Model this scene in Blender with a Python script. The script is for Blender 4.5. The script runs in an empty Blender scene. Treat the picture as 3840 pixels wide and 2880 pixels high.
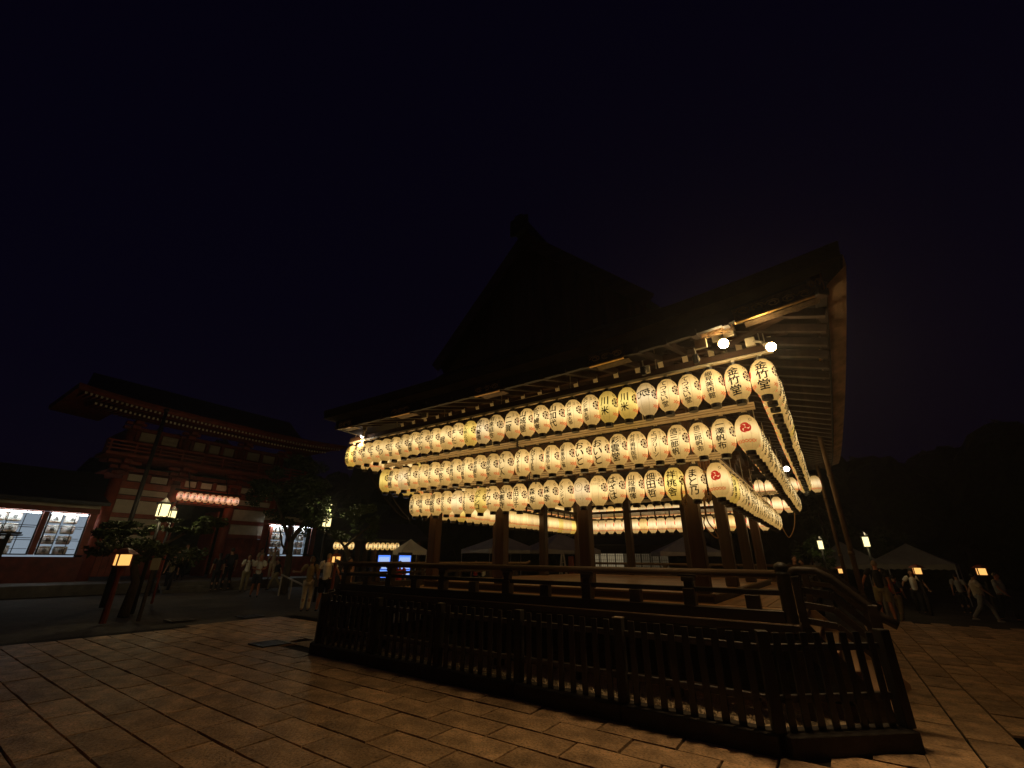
import bpy, bmesh, math, random
from mathutils import Vector, Matrix
random.seed(11)
S = bpy.context.scene
COL = S.collection
PI = math.pi
# ------------------------------------------------------------------ camera, sky, exposure
cam_d = bpy.data.cameras.new("camera"); cam = bpy.data.objects.new("camera", cam_d); COL.objects.link(cam)
cam_d.sensor_width = 36.0; cam_d.lens = 15.056; cam_d.clip_start = 0.05; cam_d.clip_end = 2000
Rm = Matrix(((0.82085673, 0.20885508, 0.5315767), (0.57105873, -0.31526217, -0.7579589), (0.00928246, 0.92573718, -0.37805359)))
cam.matrix_world = Matrix.Translation((0, 0, 1.6)) @ Rm.to_4x4()
S.camera = cam
W = bpy.data.worlds.new("World"); S.world = W; W.use_nodes = True
nt = W.node_tree; nt.nodes.clear()
sky = nt.nodes.new("ShaderNodeTexSky"); sky.sky_type = 'NISHITA'; sky.sun_disc = False
sky.sun_elevation = math.radians(-3.0); sky.sun_rotation = math.radians(215)
tint = nt.nodes.new("ShaderNodeMixRGB"); tint.blend_type = 'MULTIPLY'; tint.inputs[0].default_value = 1.0
tint.inputs[2].default_value = (0.50, 0.30, 1.0, 1)
bgn = nt.nodes.new("ShaderNodeBackground"); bgn.inputs[1].default_value = 0.012
wo = nt.nodes.new("ShaderNodeOutputWorld")
nt.links.new(sky.outputs[0], tint.inputs[1]); nt.links.new(tint.outputs[0], bgn.inputs[0]); nav = nt.nodes.new("ShaderNodeBackground"); nav.inputs[0].default_value = (.0010, .0006, .0033, 1); nav.inputs[1].default_value = 1.0      # even town-lit night sky
ads = nt.nodes.new("ShaderNodeAddShader"); nt.links.new(bgn.outputs[0], ads.inputs[0]); nt.links.new(nav.outputs[0], ads.inputs[1]); nt.links.new(ads.outputs[0], wo.inputs[0])
S.view_settings.view_transform = 'Standard'; S.view_settings.look = 'None'
S.view_settings.exposure = 0.0; S.view_settings.gamma = 1.0; S.view_settings.use_curve_mapping = False
S.render.engine = 'CYCLES'
S.cycles.use_denoising = True
S.cycles.max_bounces = 5; S.cycles.diffuse_bounces = 3; S.cycles.glossy_bounces = 2
S.cycles.sample_clamp_indirect = 3.0; S.cycles.use_light_tree = True
S.cycles.caustics_reflective = False; S.cycles.caustics_refractive = False

# ------------------------------------------------------------------ materials
def mat(name, col, rough=0.7, var=0.25, scale=6.0, stretch=(1, 1, 1), bump=0.0, bscale=30.0, metal=0.0, spec=0.4, emit=None, estr=0.0, col2=None, fine=0.0, speck=0.0):
    m = bpy.data.materials.new(name); m.use_nodes = True
    t = m.node_tree; N = t.nodes; L = t.links; N.clear()
    out = N.new("ShaderNodeOutputMaterial"); b = N.new("ShaderNodeBsdfPrincipled"); L.new(b.outputs[0], out.inputs[0])
    b.inputs['Roughness'].default_value = rough; b.inputs['Metallic'].default_value = metal
    b.inputs['Specular IOR Level'].default_value = spec
    tc = N.new("ShaderNodeTexCoord"); mp = N.new("ShaderNodeMapping"); mp.inputs['Scale'].default_value = stretch
    L.new(tc.outputs['Object'], mp.inputs[0])
    no = N.new("ShaderNodeTexNoise"); no.inputs['Scale'].default_value = scale; no.inputs['Detail'].default_value = 6
    L.new(mp.outputs[0], no.inputs['Vector'])
    rp = N.new("ShaderNodeMapRange"); rp.inputs['From Min'].default_value = .3; rp.inputs['From Max'].default_value = .7
    L.new(no.outputs[0], rp.inputs['Value'])
    mx = N.new("ShaderNodeMixRGB"); c2 = col2 or tuple(min(1, c * (1 + var)) for c in col)
    c1 = tuple(c * (1 - var) for c in col) if col2 is None else col
    mx.inputs[1].default_value = (*c1, 1); mx.inputs[2].default_value = (*c2, 1)
    L.new(rp.outputs[0], mx.inputs[0])
    oi = N.new("ShaderNodeObjectInfo"); hv = N.new("ShaderNodeHueSaturation"); L.new(mx.outputs[0], hv.inputs['Color'])
    mr = N.new("ShaderNodeMapRange"); mr.inputs['To Min'].default_value = 1 - var * .7; mr.inputs['To Max'].default_value = 1 + var * .7
    L.new(oi.outputs['Random'], mr.inputs['Value']); L.new(mr.outputs[0], hv.inputs['Value'])
    if speck > 0:                                                  # pits, grit and trodden-in stains
        n3 = N.new("ShaderNodeTexNoise"); n3.inputs['Scale'].default_value = 42; n3.inputs['Detail'].default_value = 4; L.new(tc.outputs['Object'], n3.inputs['Vector'])
        n4 = N.new("ShaderNodeTexNoise"); n4.inputs['Scale'].default_value = 5; n4.inputs['Detail'].default_value = 3
        ofs = N.new("ShaderNodeVectorMath"); ofs.operation = 'ADD'; sc_ = N.new("ShaderNodeMath"); sc_.operation = 'MULTIPLY'; sc_.inputs[1].default_value = 90; L.new(oi.outputs['Random'], sc_.inputs[0])
        L.new(tc.outputs['Object'], ofs.inputs[0]); L.new(sc_.outputs[0], ofs.inputs[1]); L.new(ofs.outputs[0], n4.inputs['Vector'])
        r3 = N.new("ShaderNodeMapRange"); r3.inputs['From Min'].default_value = .50; r3.inputs['From Max'].default_value = .68; r3.inputs['To Min'].default_value = 1; r3.inputs['To Max'].default_value = 1 - speck; L.new(n3.outputs[0], r3.inputs['Value'])
        r4 = N.new("ShaderNodeMapRange"); r4.inputs['From Min'].default_value = .45; r4.inputs['From Max'].default_value = .70; r4.inputs['To Min'].default_value = 1.08; r4.inputs['To Max'].default_value = 1 - speck * .7; L.new(n4.outputs[0], r4.inputs['Value'])
        mm = N.new("ShaderNodeMath"); mm.operation = 'MULTIPLY'; L.new(r3.outputs[0], mm.inputs[0]); L.new(r4.outputs[0], mm.inputs[1])
        vm = N.new("ShaderNodeVectorMath"); vm.operation = 'SCALE'; L.new(hv.outputs[0], vm.inputs[0]); L.new(mm.outputs[0], vm.inputs['Scale']); L.new(vm.outputs[0], b.inputs['Base Color'])
    else: L.new(hv.outputs[0], b.inputs['Base Color'])
    if bump > 0:
        n2 = N.new("ShaderNodeTexNoise"); n2.inputs['Scale'].default_value = bscale; n2.inputs['Detail'].default_value = 8
        L.new(mp.outputs[0], n2.inputs['Vector'])
        bp = N.new("ShaderNodeBump"); bp.inputs['Strength'].default_value = bump; bp.inputs['Distance'].default_value = .02
        L.new(n2.outputs[0], bp.inputs['Height']); L.new(bp.outputs[0], b.inputs['Normal'])
        if fine > 0:
            rr = N.new("ShaderNodeMapRange"); rr.inputs['From Min'].default_value = .35; rr.inputs['From Max'].default_value = .65
            rr.inputs['To Min'].default_value = max(.05, rough - fine); rr.inputs['To Max'].default_value = min(1, rough + fine)
            L.new(n2.outputs[0], rr.inputs['Value']); L.new(rr.outputs[0], b.inputs['Roughness'])
    if emit:
        b.inputs['Emission Color'].default_value = (*emit, 1); b.inputs['Emission Strength'].default_value = estr
    return m

def glow(name, col, strength):
    m = bpy.data.materials.new(name); m.use_nodes = True
    t = m.node_tree; t.nodes.clear()
    o = t.nodes.new("ShaderNodeOutputMaterial"); e = t.nodes.new("ShaderNodeEmission")
    e.inputs[0].default_value = (*col, 1); e.inputs[1].default_value = strength
    t.links.new(e.outputs[0], o.inputs[0]); return m

M = {}
M['signpaper'] = mat('notice_paper', (.30, .27, .20), .8, .1, 9)
M['slab'] = mat('granite_slab', (.55, .355, .195), .58, .34, 2.6, bump=.9, bscale=26, spec=.35, fine=.2, speck=.5)
M['mortar'] = mat('slab_joint', (.012, .010, .008), .95, .3, 8, bump=.3)
M['dirt'] = mat('packed_dirt', (.060, .048, .034), .9, .4, .8, bump=.6, bscale=9, fine=.1, speck=.4)
M['gravel'] = mat('gravel', (.52, .41, .27), .95, .5, 55, bump=1.0, bscale=60)
M['kerb'] = mat('kerb_stone', (.045, .038, .034), .85, .3, 5, bump=.5, bscale=40)  # near-black colour carries the shade of the face turned from the lanterns
M['fence'] = mat('black_paint', (.030, .028, .030), .34, .35, 9, (1, 1, .2), bump=.12, bscale=40, spec=.5)
M['fencerail'] = mat('worn_black_paint', (.08, .075, .075), .45, .4, 14, (.3, 1, 1), bump=.15, bscale=40)
M['fencepost'] = mat('old_post_wood', (.022, .019, .017), .6, .35, 9, (1, 1, .15), bump=.25, bscale=30)
M['capmetal'] = mat('post_cap_metal', (.55, .42, .34), .35, .15, 9, metal=.9)
M['wood'] = mat('column_wood', (.075, .036, .019), .55, .4, 7, (1, 1, .08), bump=.2, bscale=26)
M['woodx'] = mat('beam_wood', (.07, .036, .021), .6, .4, 7, (.1, 1, 1), bump=.2, bscale=26)
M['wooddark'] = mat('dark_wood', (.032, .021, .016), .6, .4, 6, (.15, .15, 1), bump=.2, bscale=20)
M['woodlit'] = mat('lamplit_board', (.32, .15, .065), .6, .35, 7, (1, 1, .15), bump=.2, bscale=26)  # brighter copy of the column wood, lantern light put into the colour
M['plank'] = mat('floor_plank', (.58, .34, .18), .36, .3, 5, (.12, 1.4, 1), bump=.12, bscale=30, spec=.4)
M['planky'] = mat('veranda_plank', (.52, .31, .17), .5, .3, 5, (1.4, .12, 1), bump=.12, bscale=30)
M['rail'] = mat('rail_wood', (.055, .037, .024), .5, .4, 7, (.1, 1, 1), bump=.2, bscale=26)
M['railtop'] = mat('paler_rail_wood', (.15, .095, .05), .5, .35, 7, (.1, 1, 1), bump=.2, bscale=26)  # paler than the rest of the railing
M['soffit'] = mat('dark_soffit', (.014, .009, .008), .7, .4, 6, (.15, .15, 1), bump=.3, bscale=16)  # darker than the rafters below it
M['rafter'] = mat('rafter_wood', (.046, .026, .018), .6, .4, 7, (1, .15, 1), bump=.2, bscale=26)
M['edge'] = mat('veranda_edge_wood', (.12, .08, .055), .7, .4, 6, (.12, 1, 1), bump=.3, bscale=22)
M['bark'] = mat('bark_thatch', (.045, .036, .028), .95, .4, 4, bump=.7, bscale=24)
M['barklit'] = mat('lit_bark_edge', (.52, .33, .19), .75, .4, 3, (1, .8, 3), bump=.5, bscale=16)  # lamp light put into the bark colour
M['white'] = mat('white_end_paint', (.92, .80, .60), .6, .1, 9)
M['alu'] = mat('cream_aluminium', (.86, .74, .54), .45, .1, 9)
M['socket'] = mat('lamp_socket', (.75, .66, .48), .5, .1, 9)
M['lacquer'] = mat('black_lacquer', (.012, .008, .007), .35, .3, 9, spec=.5)
M['ink'] = mat('brush_ink', (.012, .008, .006), .9, .2, 9)
M['inkfaint'] = mat('thin_ink', (.06, .035, .02), .9, .3, 9)
M['crest'] = mat('crest_ink', (.07, .022, .015), .9, .2, 9)
M['red'] = mat('crest_red', (.75, .045, .03), .8, .1, 9, emit=(.9, .06, .03), estr=.42)
M['wave'] = mat('wave_red', (.7, .12, .05), .8, .1, 9, emit=(1, .18, .04), estr=.34)
M['gilt'] = mat('gilt_brass', (.62, .36, .12), .38, .3, 20, metal=.85, bump=.3, bscale=40)
M['giltdark'] = mat('blackened_brass', (.16, .10, .05), .5, .5, 24, metal=.7, bump=.5, bscale=40)
M['bronze'] = mat('bronze_pipe', (.14, .09, .055), .5, .25, 6, metal=.3)
M['steel'] = mat('grey_fixture', (.42, .36, .28), .5, .15, 9)
M['rope'] = mat('hemp_rope', (.42, .27, .13), .9, .25, 30, bump=.4, bscale=90)
M['cable'] = mat('pale_cable', (.45, .36, .24), .7, .15, 9)
M['dark'] = mat('blackened_iron', (.02, .018, .016), .5, .2, 9)
M['vermil'] = mat('vermilion_paint', (.29, .062, .026), .55, .28, 3, bump=.1, bscale=12)
M['vermild'] = mat('aged_vermilion', (.22, .04, .018), .6, .35, 3, bump=.15, bscale=12)
M['straw'] = mat('white_straw_wrap', (.80, .78, .72), .85, .06, 9)
M['plaster'] = mat('plaster', (.62, .54, .40), .9, .12, 3, bump=.1, bscale=20)
M['tile'] = mat('roof_tile', (.035, .036, .04), .55, .3, 6, bump=.5, bscale=12)
M['leaf'] = mat('leaf', (.036, .062, .014), .55, .5, 3, spec=.4)
M['needle'] = mat('pine_needle', (.045, .068, .018), .6, .5, 3)
M['trunk'] = mat('tree_bark', (.06, .045, .03), .9, .4, 8, (1, 1, .3), bump=.7, bscale=16)
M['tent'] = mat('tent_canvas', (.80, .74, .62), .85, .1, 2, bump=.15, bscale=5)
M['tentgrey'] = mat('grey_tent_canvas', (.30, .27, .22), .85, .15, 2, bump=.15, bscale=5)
M['steelpole'] = mat('steel_pole', (.45, .44, .42), .4, .1, 9, metal=.8)
M['stone'] = mat('podium_stone', (.14, .125, .105), .85, .3, 3, bump=.4, bscale=14)
M['glass'] = mat('dark_pane', (.02, .022, .028), .1, .2, 3)
M['caseback'] = glow('lit_case_back', (.60, .74, .90), .36)
M['tubewhite'] = glow('lit_tube', (.85, .95, 1.0), 26.0)
M['lampglow'] = glow('lamp_glass', (1.0, .84, .38), 1.9)
M['lampwarm'] = glow('low_lamp_paper', (1.0, .50, .13), 1.3)
M['bulbhot'] = glow('hot_bulb', (1.0, .72, .33), 75.0)
M['bulbcool'] = glow('white_bulb', (1.0, .93, .8), 14.0)
M['blueglow'] = glow('vending_screen', (.10, .25, 1.0), 1.5)
M['paleblue'] = glow('vending_rows', (.45, .62, 1.0), .9)
M['shoji'] = glow('shoji_paper', (1.0, .78, .44), .17)
M['shojidim'] = glow('dim_shoji_paper', (1.0, .74, .40), .04)

def paper(name, glowcol, k):
    """lit washi paper: a bulb inside, bamboo hoops every 2 cm, thread lines down the gores"""
    m = bpy.data.materials.new(name); m.use_nodes = True
    t = m.node_tree; N = t.nodes; L = t.links; N.clear()
    def math_(op, a=None, b=None):
        n = N.new("ShaderNodeMath"); n.operation = op
        for i, v in enumerate((a, b)):
            if v is None: continue
            if isinstance(v, (int, float)): n.inputs[i].default_value = v
            else: L.new(v, n.inputs[i])
        return n.outputs[0]
    out = N.new("ShaderNodeOutputMaterial"); b = N.new("ShaderNodeBsdfPrincipled"); L.new(b.outputs[0], out.inputs[0])
    tc = N.new("ShaderNodeTexCoord"); sp = N.new("ShaderNodeSeparateXYZ"); L.new(tc.outputs['Object'], sp.inputs[0])
    z = sp.outputs[2]
    zz = math_('DIVIDE', math_('ADD', z, -.015), .15)
    bulb = math_('POWER', 2.718, math_('MULTIPLY', math_('MULTIPLY', zz, zz), -1.0))       # paper nearest the bulb is brightest
    base = math_('ADD', math_('MULTIPLY', bulb, .86), .40)
    hoop = math_('ADD', math_('MULTIPLY', math_('SINE', math_('MULTIPLY', z, 2 * PI / .0165)), .055), 1.0)
    ang = math_('ARCTAN2', sp.outputs[1], sp.outputs[0])
    fr = math_('FRACT', math_('ADD', math_('MULTIPLY', ang, 8 / (2 * PI)), .5 + 8.0))
    ln = math_('GREATER_THAN', math_('ABSOLUTE', math_('SUBTRACT', fr, .5)), .478)
    thread = math_('SUBTRACT', 1.0, math_('MULTIPLY', ln, .5))
    no = N.new("ShaderNodeTexNoise"); no.inputs['Scale'].default_value = 9; no.inputs['Detail'].default_value = 5
    mp = N.new("ShaderNodeMapping"); mp.inputs['Scale'].default_value = (1, 1, 3.0)
    oi = N.new("ShaderNodeObjectInfo")
    vad = N.new("ShaderNodeVectorMath"); vad.operation = 'ADD'; L.new(tc.outputs['Object'], vad.inputs[0])
    rv = math_('MULTIPLY', oi.outputs['Random'], 40.0); L.new(rv, vad.inputs[1]); L.new(vad.outputs[0], mp.inputs[0]); L.new(mp.outputs[0], no.inputs['Vector'])
    blot = math_('ADD', math_('MULTIPLY', no.outputs[0], .34), .83)
    own = math_('ADD', math_('MULTIPLY', oi.outputs['Random'], .34), .83)
    s = math_('MULTIPLY', math_('MULTIPLY', math_('MULTIPLY', base, hoop), math_('MULTIPLY', thread, blot)), math_('MULTIPLY', own, k))
    mx = N.new("ShaderNodeMixRGB"); mx.blend_type = 'MULTIPLY'; mx.inputs[0].default_value = 1.0
    edge = N.new("ShaderNodeMixRGB"); L.new(bulb, edge.inputs[0]); edge.inputs[1].default_value = (glowcol[0], glowcol[1] * .88, glowcol[2] * .62, 1); edge.inputs[2].default_value = (glowcol[0], glowcol[1] * 1.10, glowcol[2] * 1.32, 1)
    L.new(edge.outputs[0], mx.inputs[1]); L.new(oi.outputs['Color'], mx.inputs[2])
    L.new(mx.outputs[0], b.inputs['Emission Color']); L.new(s, b.inputs['Emission Strength'])
    b.inputs['Base Color'].default_value = (.35, .30, .2, 1); b.inputs['Roughness'].default_value = .8
    b.inputs['Specular IOR Level'].default_value = .1
    return m
M['paper'] = paper('lit_lantern_paper', (1.0, .635, .225), .95)
M['paperpink'] = paper('lit_gate_lantern_paper', (1.0, .48, .26), .85)

# ------------------------------------------------------------------ mesh helpers
class MB:
    def __init__(s): s.v = []; s.f = []
    def add(s, vs, fs):
        o = len(s.v); s.v += [tuple(v) for v in vs]; s.f += [tuple(i + o for i in f) for f in fs]
    def box(s, c, d, rz=0.0, rx=0.0, ry=0.0):
        x, y, z = d[0] / 2, d[1] / 2, d[2] / 2
        vs = [Vector(p) for p in ((-x, -y, -z), (x, -y, -z), (x, y, -z), (-x, y, -z), (-x, -y, z), (x, -y, z), (x, y, z), (-x, y, z))]
        if rz or rx or ry:
            R = Matrix.Rotation(rz, 3, 'Z') @ Matrix.Rotation(ry, 3, 'Y') @ Matrix.Rotation(rx, 3, 'X'); vs = [R @ v for v in vs]
        s.add([v + Vector(c) for v in vs], [(0, 3, 2, 1), (4, 5, 6, 7), (0, 1, 5, 4), (1, 2, 6, 5), (2, 3, 7, 6), (3, 0, 4, 7)])
        return s
    def bar(s, a, b, w, h):
        """a box beam from a to b, w wide and h deep"""
        a = Vector(a); b = Vector(b); d = (b - a); L = d.length; d.normalize()
        up = Vector((0, 0, 1)) if abs(d.z) < .95 else Vector((0, 1, 0))
        sd = d.cross(up).normalized(); u = sd.cross(d)
        vs = []
        for p in (a, b):
            for i, j in ((-1, -1), (1, -1), (1, 1), (-1, 1)): vs.append(p + sd * (i * w / 2) + u * (j * h / 2))
        s.add(vs, [(0, 1, 2, 3), (7, 6, 5, 4), (0, 4, 5, 1), (1, 5, 6, 2), (2, 6, 7, 3), (3, 7, 4, 0)]); return s
    def tube(s, pts, r, n=8, flat=1.0):
        P = [Vector(p) for p in pts]; rs = r if isinstance(r, (list, tuple)) else [r] * len(P)
        vs = []; fs = []; up = None
        for i, p in enumerate(P):
            d = (P[min(i + 1, len(P) - 1)] - P[max(i - 1, 0)])
            if d.length < 1e-9: d = Vector((0, 0, 1))
            d.normalize()
            if up is None: up = Vector((0, 0, 1)) if abs(d.z) < .9 else Vector((1, 0, 0))
            a = d.cross(up)
            if a.length < 1e-6: a = d.cross(Vector((0, 1, 0)))
            a.normalize(); b = a.cross(d).normalized(); up = b
            for k in range(n):
                t = 2 * PI * k / n; vs.append(p + a * (math.cos(t) * rs[i]) + b * (math.sin(t) * rs[i] * flat))
        for i in range(len(P) - 1):
            for k in range(n):
                fs.append((i * n + k, i * n + (k + 1) % n, (i + 1) * n + (k + 1) % n, (i + 1) * n + k))
        fs.append(tuple(reversed(range(n)))); fs.append(tuple((len(P) - 1) * n + k for k in range(n)))
        s.add(vs, fs); return s
    def lathe(s, prof, n=16, c=(0, 0, 0), closed=True):
        vs = []; fs = []
        for r, z in prof:
            for k in range(n):
                t = 2 * PI * k / n; vs.append((c[0] + r * math.cos(t), c[1] + r * math.sin(t), c[2] + z))
        for i in range(len(prof) - 1):
            for k in range(n): fs.append((i * n + k, i * n + (k + 1) % n, (i + 1) * n + (k + 1) % n, (i + 1) * n + k))
        if closed: fs.append(tuple(reversed(range(n)))); fs.append(tuple((len(prof) - 1) * n + k for k in range(n)))
        s.add(vs, fs); return s
    def ell(s, c, r, n=10, m=7):
        prof = []
        vs = []; fs = []
        for i in range(m + 1):
            ph = -PI / 2 + PI * i / m
            for k in range(n):
                t = 2 * PI * k / n; vs.append((c[0] + r[0] * max(.02, math.cos(ph)) * math.cos(t), c[1] + r[1] * max(.02, math.cos(ph)) * math.sin(t), c[2] + r[2] * math.sin(ph)))
        for i in range(m):
            for k in range(n): fs.append((i * n + k, i * n + (k + 1) % n, (i + 1) * n + (k + 1) % n, (i + 1) * n + k))
        fs.append(tuple(reversed(range(n)))); fs.append(tuple(m * n + k for k in range(n)))
        s.add(vs, fs); return s
    def grid(s, rows):
        n = len(rows[0]); vs = [p for r in rows for p in r]
        s.add(vs, [(i * n + k, i * n + k + 1, (i + 1) * n + k + 1, (i + 1) * n + k) for i in range(len(rows) - 1) for k in range(n - 1)]); return s
    def mesh(s, name, m, origin=(0, 0, 0), smooth=False, bevel=0.0, bseg=1):
        me = bpy.data.meshes.new(name)
        ox, oy, oz = origin
        me.from_pydata([(x - ox, y - oy, z - oz) for x, y, z in s.v], [], s.f)
        if bevel > 0:
            bm = bmesh.new(); bm.from_mesh(me)
            bmesh.ops.bevel(bm, geom=bm.edges[:], offset=bevel, segments=bseg, affect='EDGES', clamp_overlap=True)
            bm.to_mesh(me); bm.free()
        if smooth: me.polygons.foreach_set('use_smooth', [True] * len(me.polygons))
        me.materials.append(M[m] if isinstance(m, str) else m)
        me.update(); return me
    def build(s, name, m, parent=None, origin=None, smooth=False, bevel=0.0, kind=None):
        """one mesh object; vertices are world coordinates, the object sits at its parent"""
        if origin is None:
            origin = (0, 0, 0)
            p = parent
            if p is not None:
                org = Vector((0, 0, 0))
                while p is not None: org += p.location; p = p.parent
                origin = tuple(org)
        o = put(name, s.mesh(name, m, origin, smooth, bevel), parent)
        if kind: o['kind'] = kind
        return o

def put(name, me, parent=None, loc=(0, 0, 0), rz=0.0):
    o = bpy.data.objects.new(name, me); COL.objects.link(o); o.location = loc
    if rz: o.rotation_euler = (0, 0, rz)
    if parent is not None: o.parent = parent
    return o
def tag(o, label, cat, group=None):
    o['label'] = label; o['category'] = cat
    if group: o['group'] = group
    return o
def thing(name, label, cat, loc=(0, 0, 0), rz=0.0, group=None):
    o = bpy.data.objects.new(name, None); COL.objects.link(o); o.location = loc; o.rotation_euler = (0, 0, rz)
    o.empty_display_size = .2
    return tag(o, label, cat, group)
def struct(o): o['kind'] = 'structure'; return o
ORD = ['zeroth', 'first', 'second', 'third', 'fourth', 'fifth', 'sixth', 'seventh', 'eighth', 'ninth', 'tenth', 'eleventh', 'twelfth', 'thirteenth', 'fourteenth', 'fifteenth', 'sixteenth', 'seventeenth', 'eighteenth', 'nineteenth', 'twentieth']
def ordw(n): return ORD[n] if n <= 20 else (('twenty-' if n < 30 else 'thirty-') + ORD[n % 10] if n % 10 else ('twentieth' if n == 20 else 'thirtieth'))
# ------------------------------------------------------------------ ground, pavement
g = MB()
def sst(a, b, x): t = max(0, min(1, (x - a) / (b - a))); return t * t * (3 - 2 * t)
def ground_z(x, y): return -.03 - .27 * sst(18.7, 19.9, y) * sst(-1.2, .3, x)      # the yard drops a step behind the right side
gx = [-85, -70, -55, -40, -30, -22, -16, -10, -5, -1.2, -.8, -.4, 0, .3, 1, 3, 6, 12, 24, 45, 70]
gy = [-24, -12, 0, 6, 12, 18, 18.7, 19, 19.3, 19.6, 19.9, 21, 25, 35, 55, 80, 110]
g.grid([[(x, y, ground_z(x, y)) for y in gy] for x in gx])
struct(g.build('ground', 'dirt'))
bed = MB(); bed.box((-4.5, 3.25, -.065), (18.4, 6.0, .07)); bed.box((-11.5, 7.26, -.065), (4.4, 2.0, .07)); bed.box((2.5, 12.0, -.065), (4.0, 12.9, .07))
pave = struct(bed.build('pavement', 'mortar'))
SL = {}
def slab_mesh(kind, wx, wy):
    out = []
    for k in range(4):
        b = MB(); rnd = random.Random(k * 7 + int(wx * 100))
        nx, ny = (5, 3) if wx > wy else (3, 5)
        j = .012; x0, x1, y0, y1 = -wx / 2 + j, wx / 2 - j, -wy / 2 + j, wy / 2 - j
        top = [[(x0 + (x1 - x0) * i / (nx - 1) + rnd.uniform(-.003, .003), y0 + (y1 - y0) * q / (ny - 1) + rnd.uniform(-.003, .003), (-.007 if i in (0, nx - 1) or q in (0, ny - 1) else 0) + rnd.uniform(-.002, .002)) for q in range(ny)] for i in range(nx)]
        b.grid([list(r) for r in top])
        ring = [top[i][0] for i in range(nx)] + [top[nx - 1][q] for q in range(1, ny)] + [top[i][ny - 1] for i in range(nx - 2, -1, -1)] + [top[0][q] for q in range(ny - 2, 0, -1)]
        n = len(ring); b.add([(x, y, z) for x, y, z in ring] + [(x * 1.004, y * 1.004, -.06) for x, y, z in ring], [(i, i + n, (i + 1) % n + n, (i + 1) % n) for i in range(n)])
        me = b.mesh('paving_slab', 'slab'); out.append(me)
    return out
SH = slab_mesh('x', .41, .4); SX = slab_mesh('x', .8, .4); SY = slab_mesh('y', .4, .8)
slots = []
for r, yc in enumerate([5.11 - .4 * k for k in range(13)]):          # courses along the front kerb
    off = .4 if r % 2 else 0.0
    for k in range(-18, 7):
        xc = -.2 + .8 * k + off - .16
        if -13.3 < xc - .4 and xc + .4 < 4.3 and yc > .3: slots.append((xc, yc, 0, 'x'))
for r in range(6):
    yc = 5.51 + .4 * r; off = .4 if r % 2 == 0 else 0.0
    for k in range(-17, -9):
        xc = -.36 + .8 * k + off
        if -13.7 < xc - .4 and xc + .4 < -9.05 + max(0, (6.2 - yc)) * .8: slots.append((xc, yc, 0, 'x'))
for r, yc in enumerate([5.11 - .4 * k for k in range(13)]):
    if r % 2 == 0 and yc > .3: slots.append((-12.96, yc, 0, 'h'))
for r in range(6):
    if r % 2 == 0: slots.append((-13.36, 5.51 + .4 * r, 0, 'h'))
slots += [(.0, 5.51, 0, 'x'), (.11, 5.91, 0, 'h')]
for r in range(-1, 9):
    xc = .9 + .4 * r; off = .4 if r % 2 else 0.0
    if off: slots.append((xc, 5.52, 0, 'h'))
    for k in range(-1, 16):
        yc = 6.52 + .8 * k + off
        if yc < 18.2: slots.append((xc, yc, 0, 'y'))
Ri = Rm.transposed()
def inview(x, y, z=0):
    q = Ri @ Vector((x, y, z - 1.6))
    return q.z < -.2 and abs(q.x / -q.z) < 1.26 and abs(q.y / -q.z) < .97
slots = [s for s in slots if inview(s[0], s[1])]
slots.sort(key=lambda s: s[0] ** 2 + s[1] ** 2)
rest = MB(); rs = random.Random(4)
for i, (x, y, z, k) in enumerate(slots):
    dz = rs.uniform(-.004, .004); tx = rs.uniform(-.006, .006); ty = rs.uniform(-.004, .004)
    me = {'x': SX, 'y': SY, 'h': SH}[k][rs.randrange(4)]
    if i < 298:
        o = put('paving_slab', me, pave, (x, y, dz)); o.rotation_euler = (tx, ty, PI * rs.randrange(2))
    else:
        rest.add([(v.co.x + x, v.co.y + y, v.co.z + dz) for v in me.vertices], [tuple(p.vertices) for p in me.polygons])
if rest.v:
    rest.build('paving_slabs_beyond', 'slab', pave, kind='stuff')
# iron drain gratings let into the ground
for i, (x, y, lab) in enumerate(((-9.5, 5.3, 'black iron drain cover in the paving beside the left end of the picket fence'), (-14.05, 7.1, 'black iron drain cover at the pavement edge in front of the strolling couple'), (-14.7, 5.6, 'black iron drain cover out on the bare dirt near the left margin'))):
    t = thing('drain_cover', lab, 'drain cover', (x, y, 0), 0, 'iron drain covers')
    b = MB(); w = .26
    for s in (-1, 1):
        b.box((x + s * w, y, .008), (.05, .57, .02)); b.box((x, y + s * w, .008), (.47, .05, .02))
    b.build('frame', 'dark', t)
    for q in range(5): MB().box((x - .18 + .09 * q, y, .006), (.05, .47, .016)).build('bar', 'dark', t)
# gravel strip inside the fence
gv = MB(); gv.grid([[(-9.3 + (9.45) * i / 60, 5.62 + 1.9 * j / 14, -.012 + random.uniform(-.008, .008)) for j in range(15)] for i in range(61)])
gv.f = [f for f in gv.f if all(gv.v[i][1] > 5.60 + max(0, gv.v[i][0] + .71) * .93 for i in f)]
o = gv.build('gravel_bed', 'gravel'); o['kind'] = 'stuff'
pb = MB(); rr = random.Random(3)
for k in range(2600):
    x = rr.uniform(-8.2, .3); y = rr.uniform(5.52, 6.4)
    if y < 5.62 + max(0, x + .71) * .9: continue
    q = rr.uniform(.012, .026)
    pb.add([(x - q, y, -.01), (x, y - q, -.008), (x + q, y, -.01), (x, y + q, -.012), (x, y, q * .9)], [(0, 1, 4), (1, 2, 4), (2, 3, 4), (3, 0, 4)])
o = pb.build('pebbles', 'gravel'); o['kind'] = 'stuff'

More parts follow.
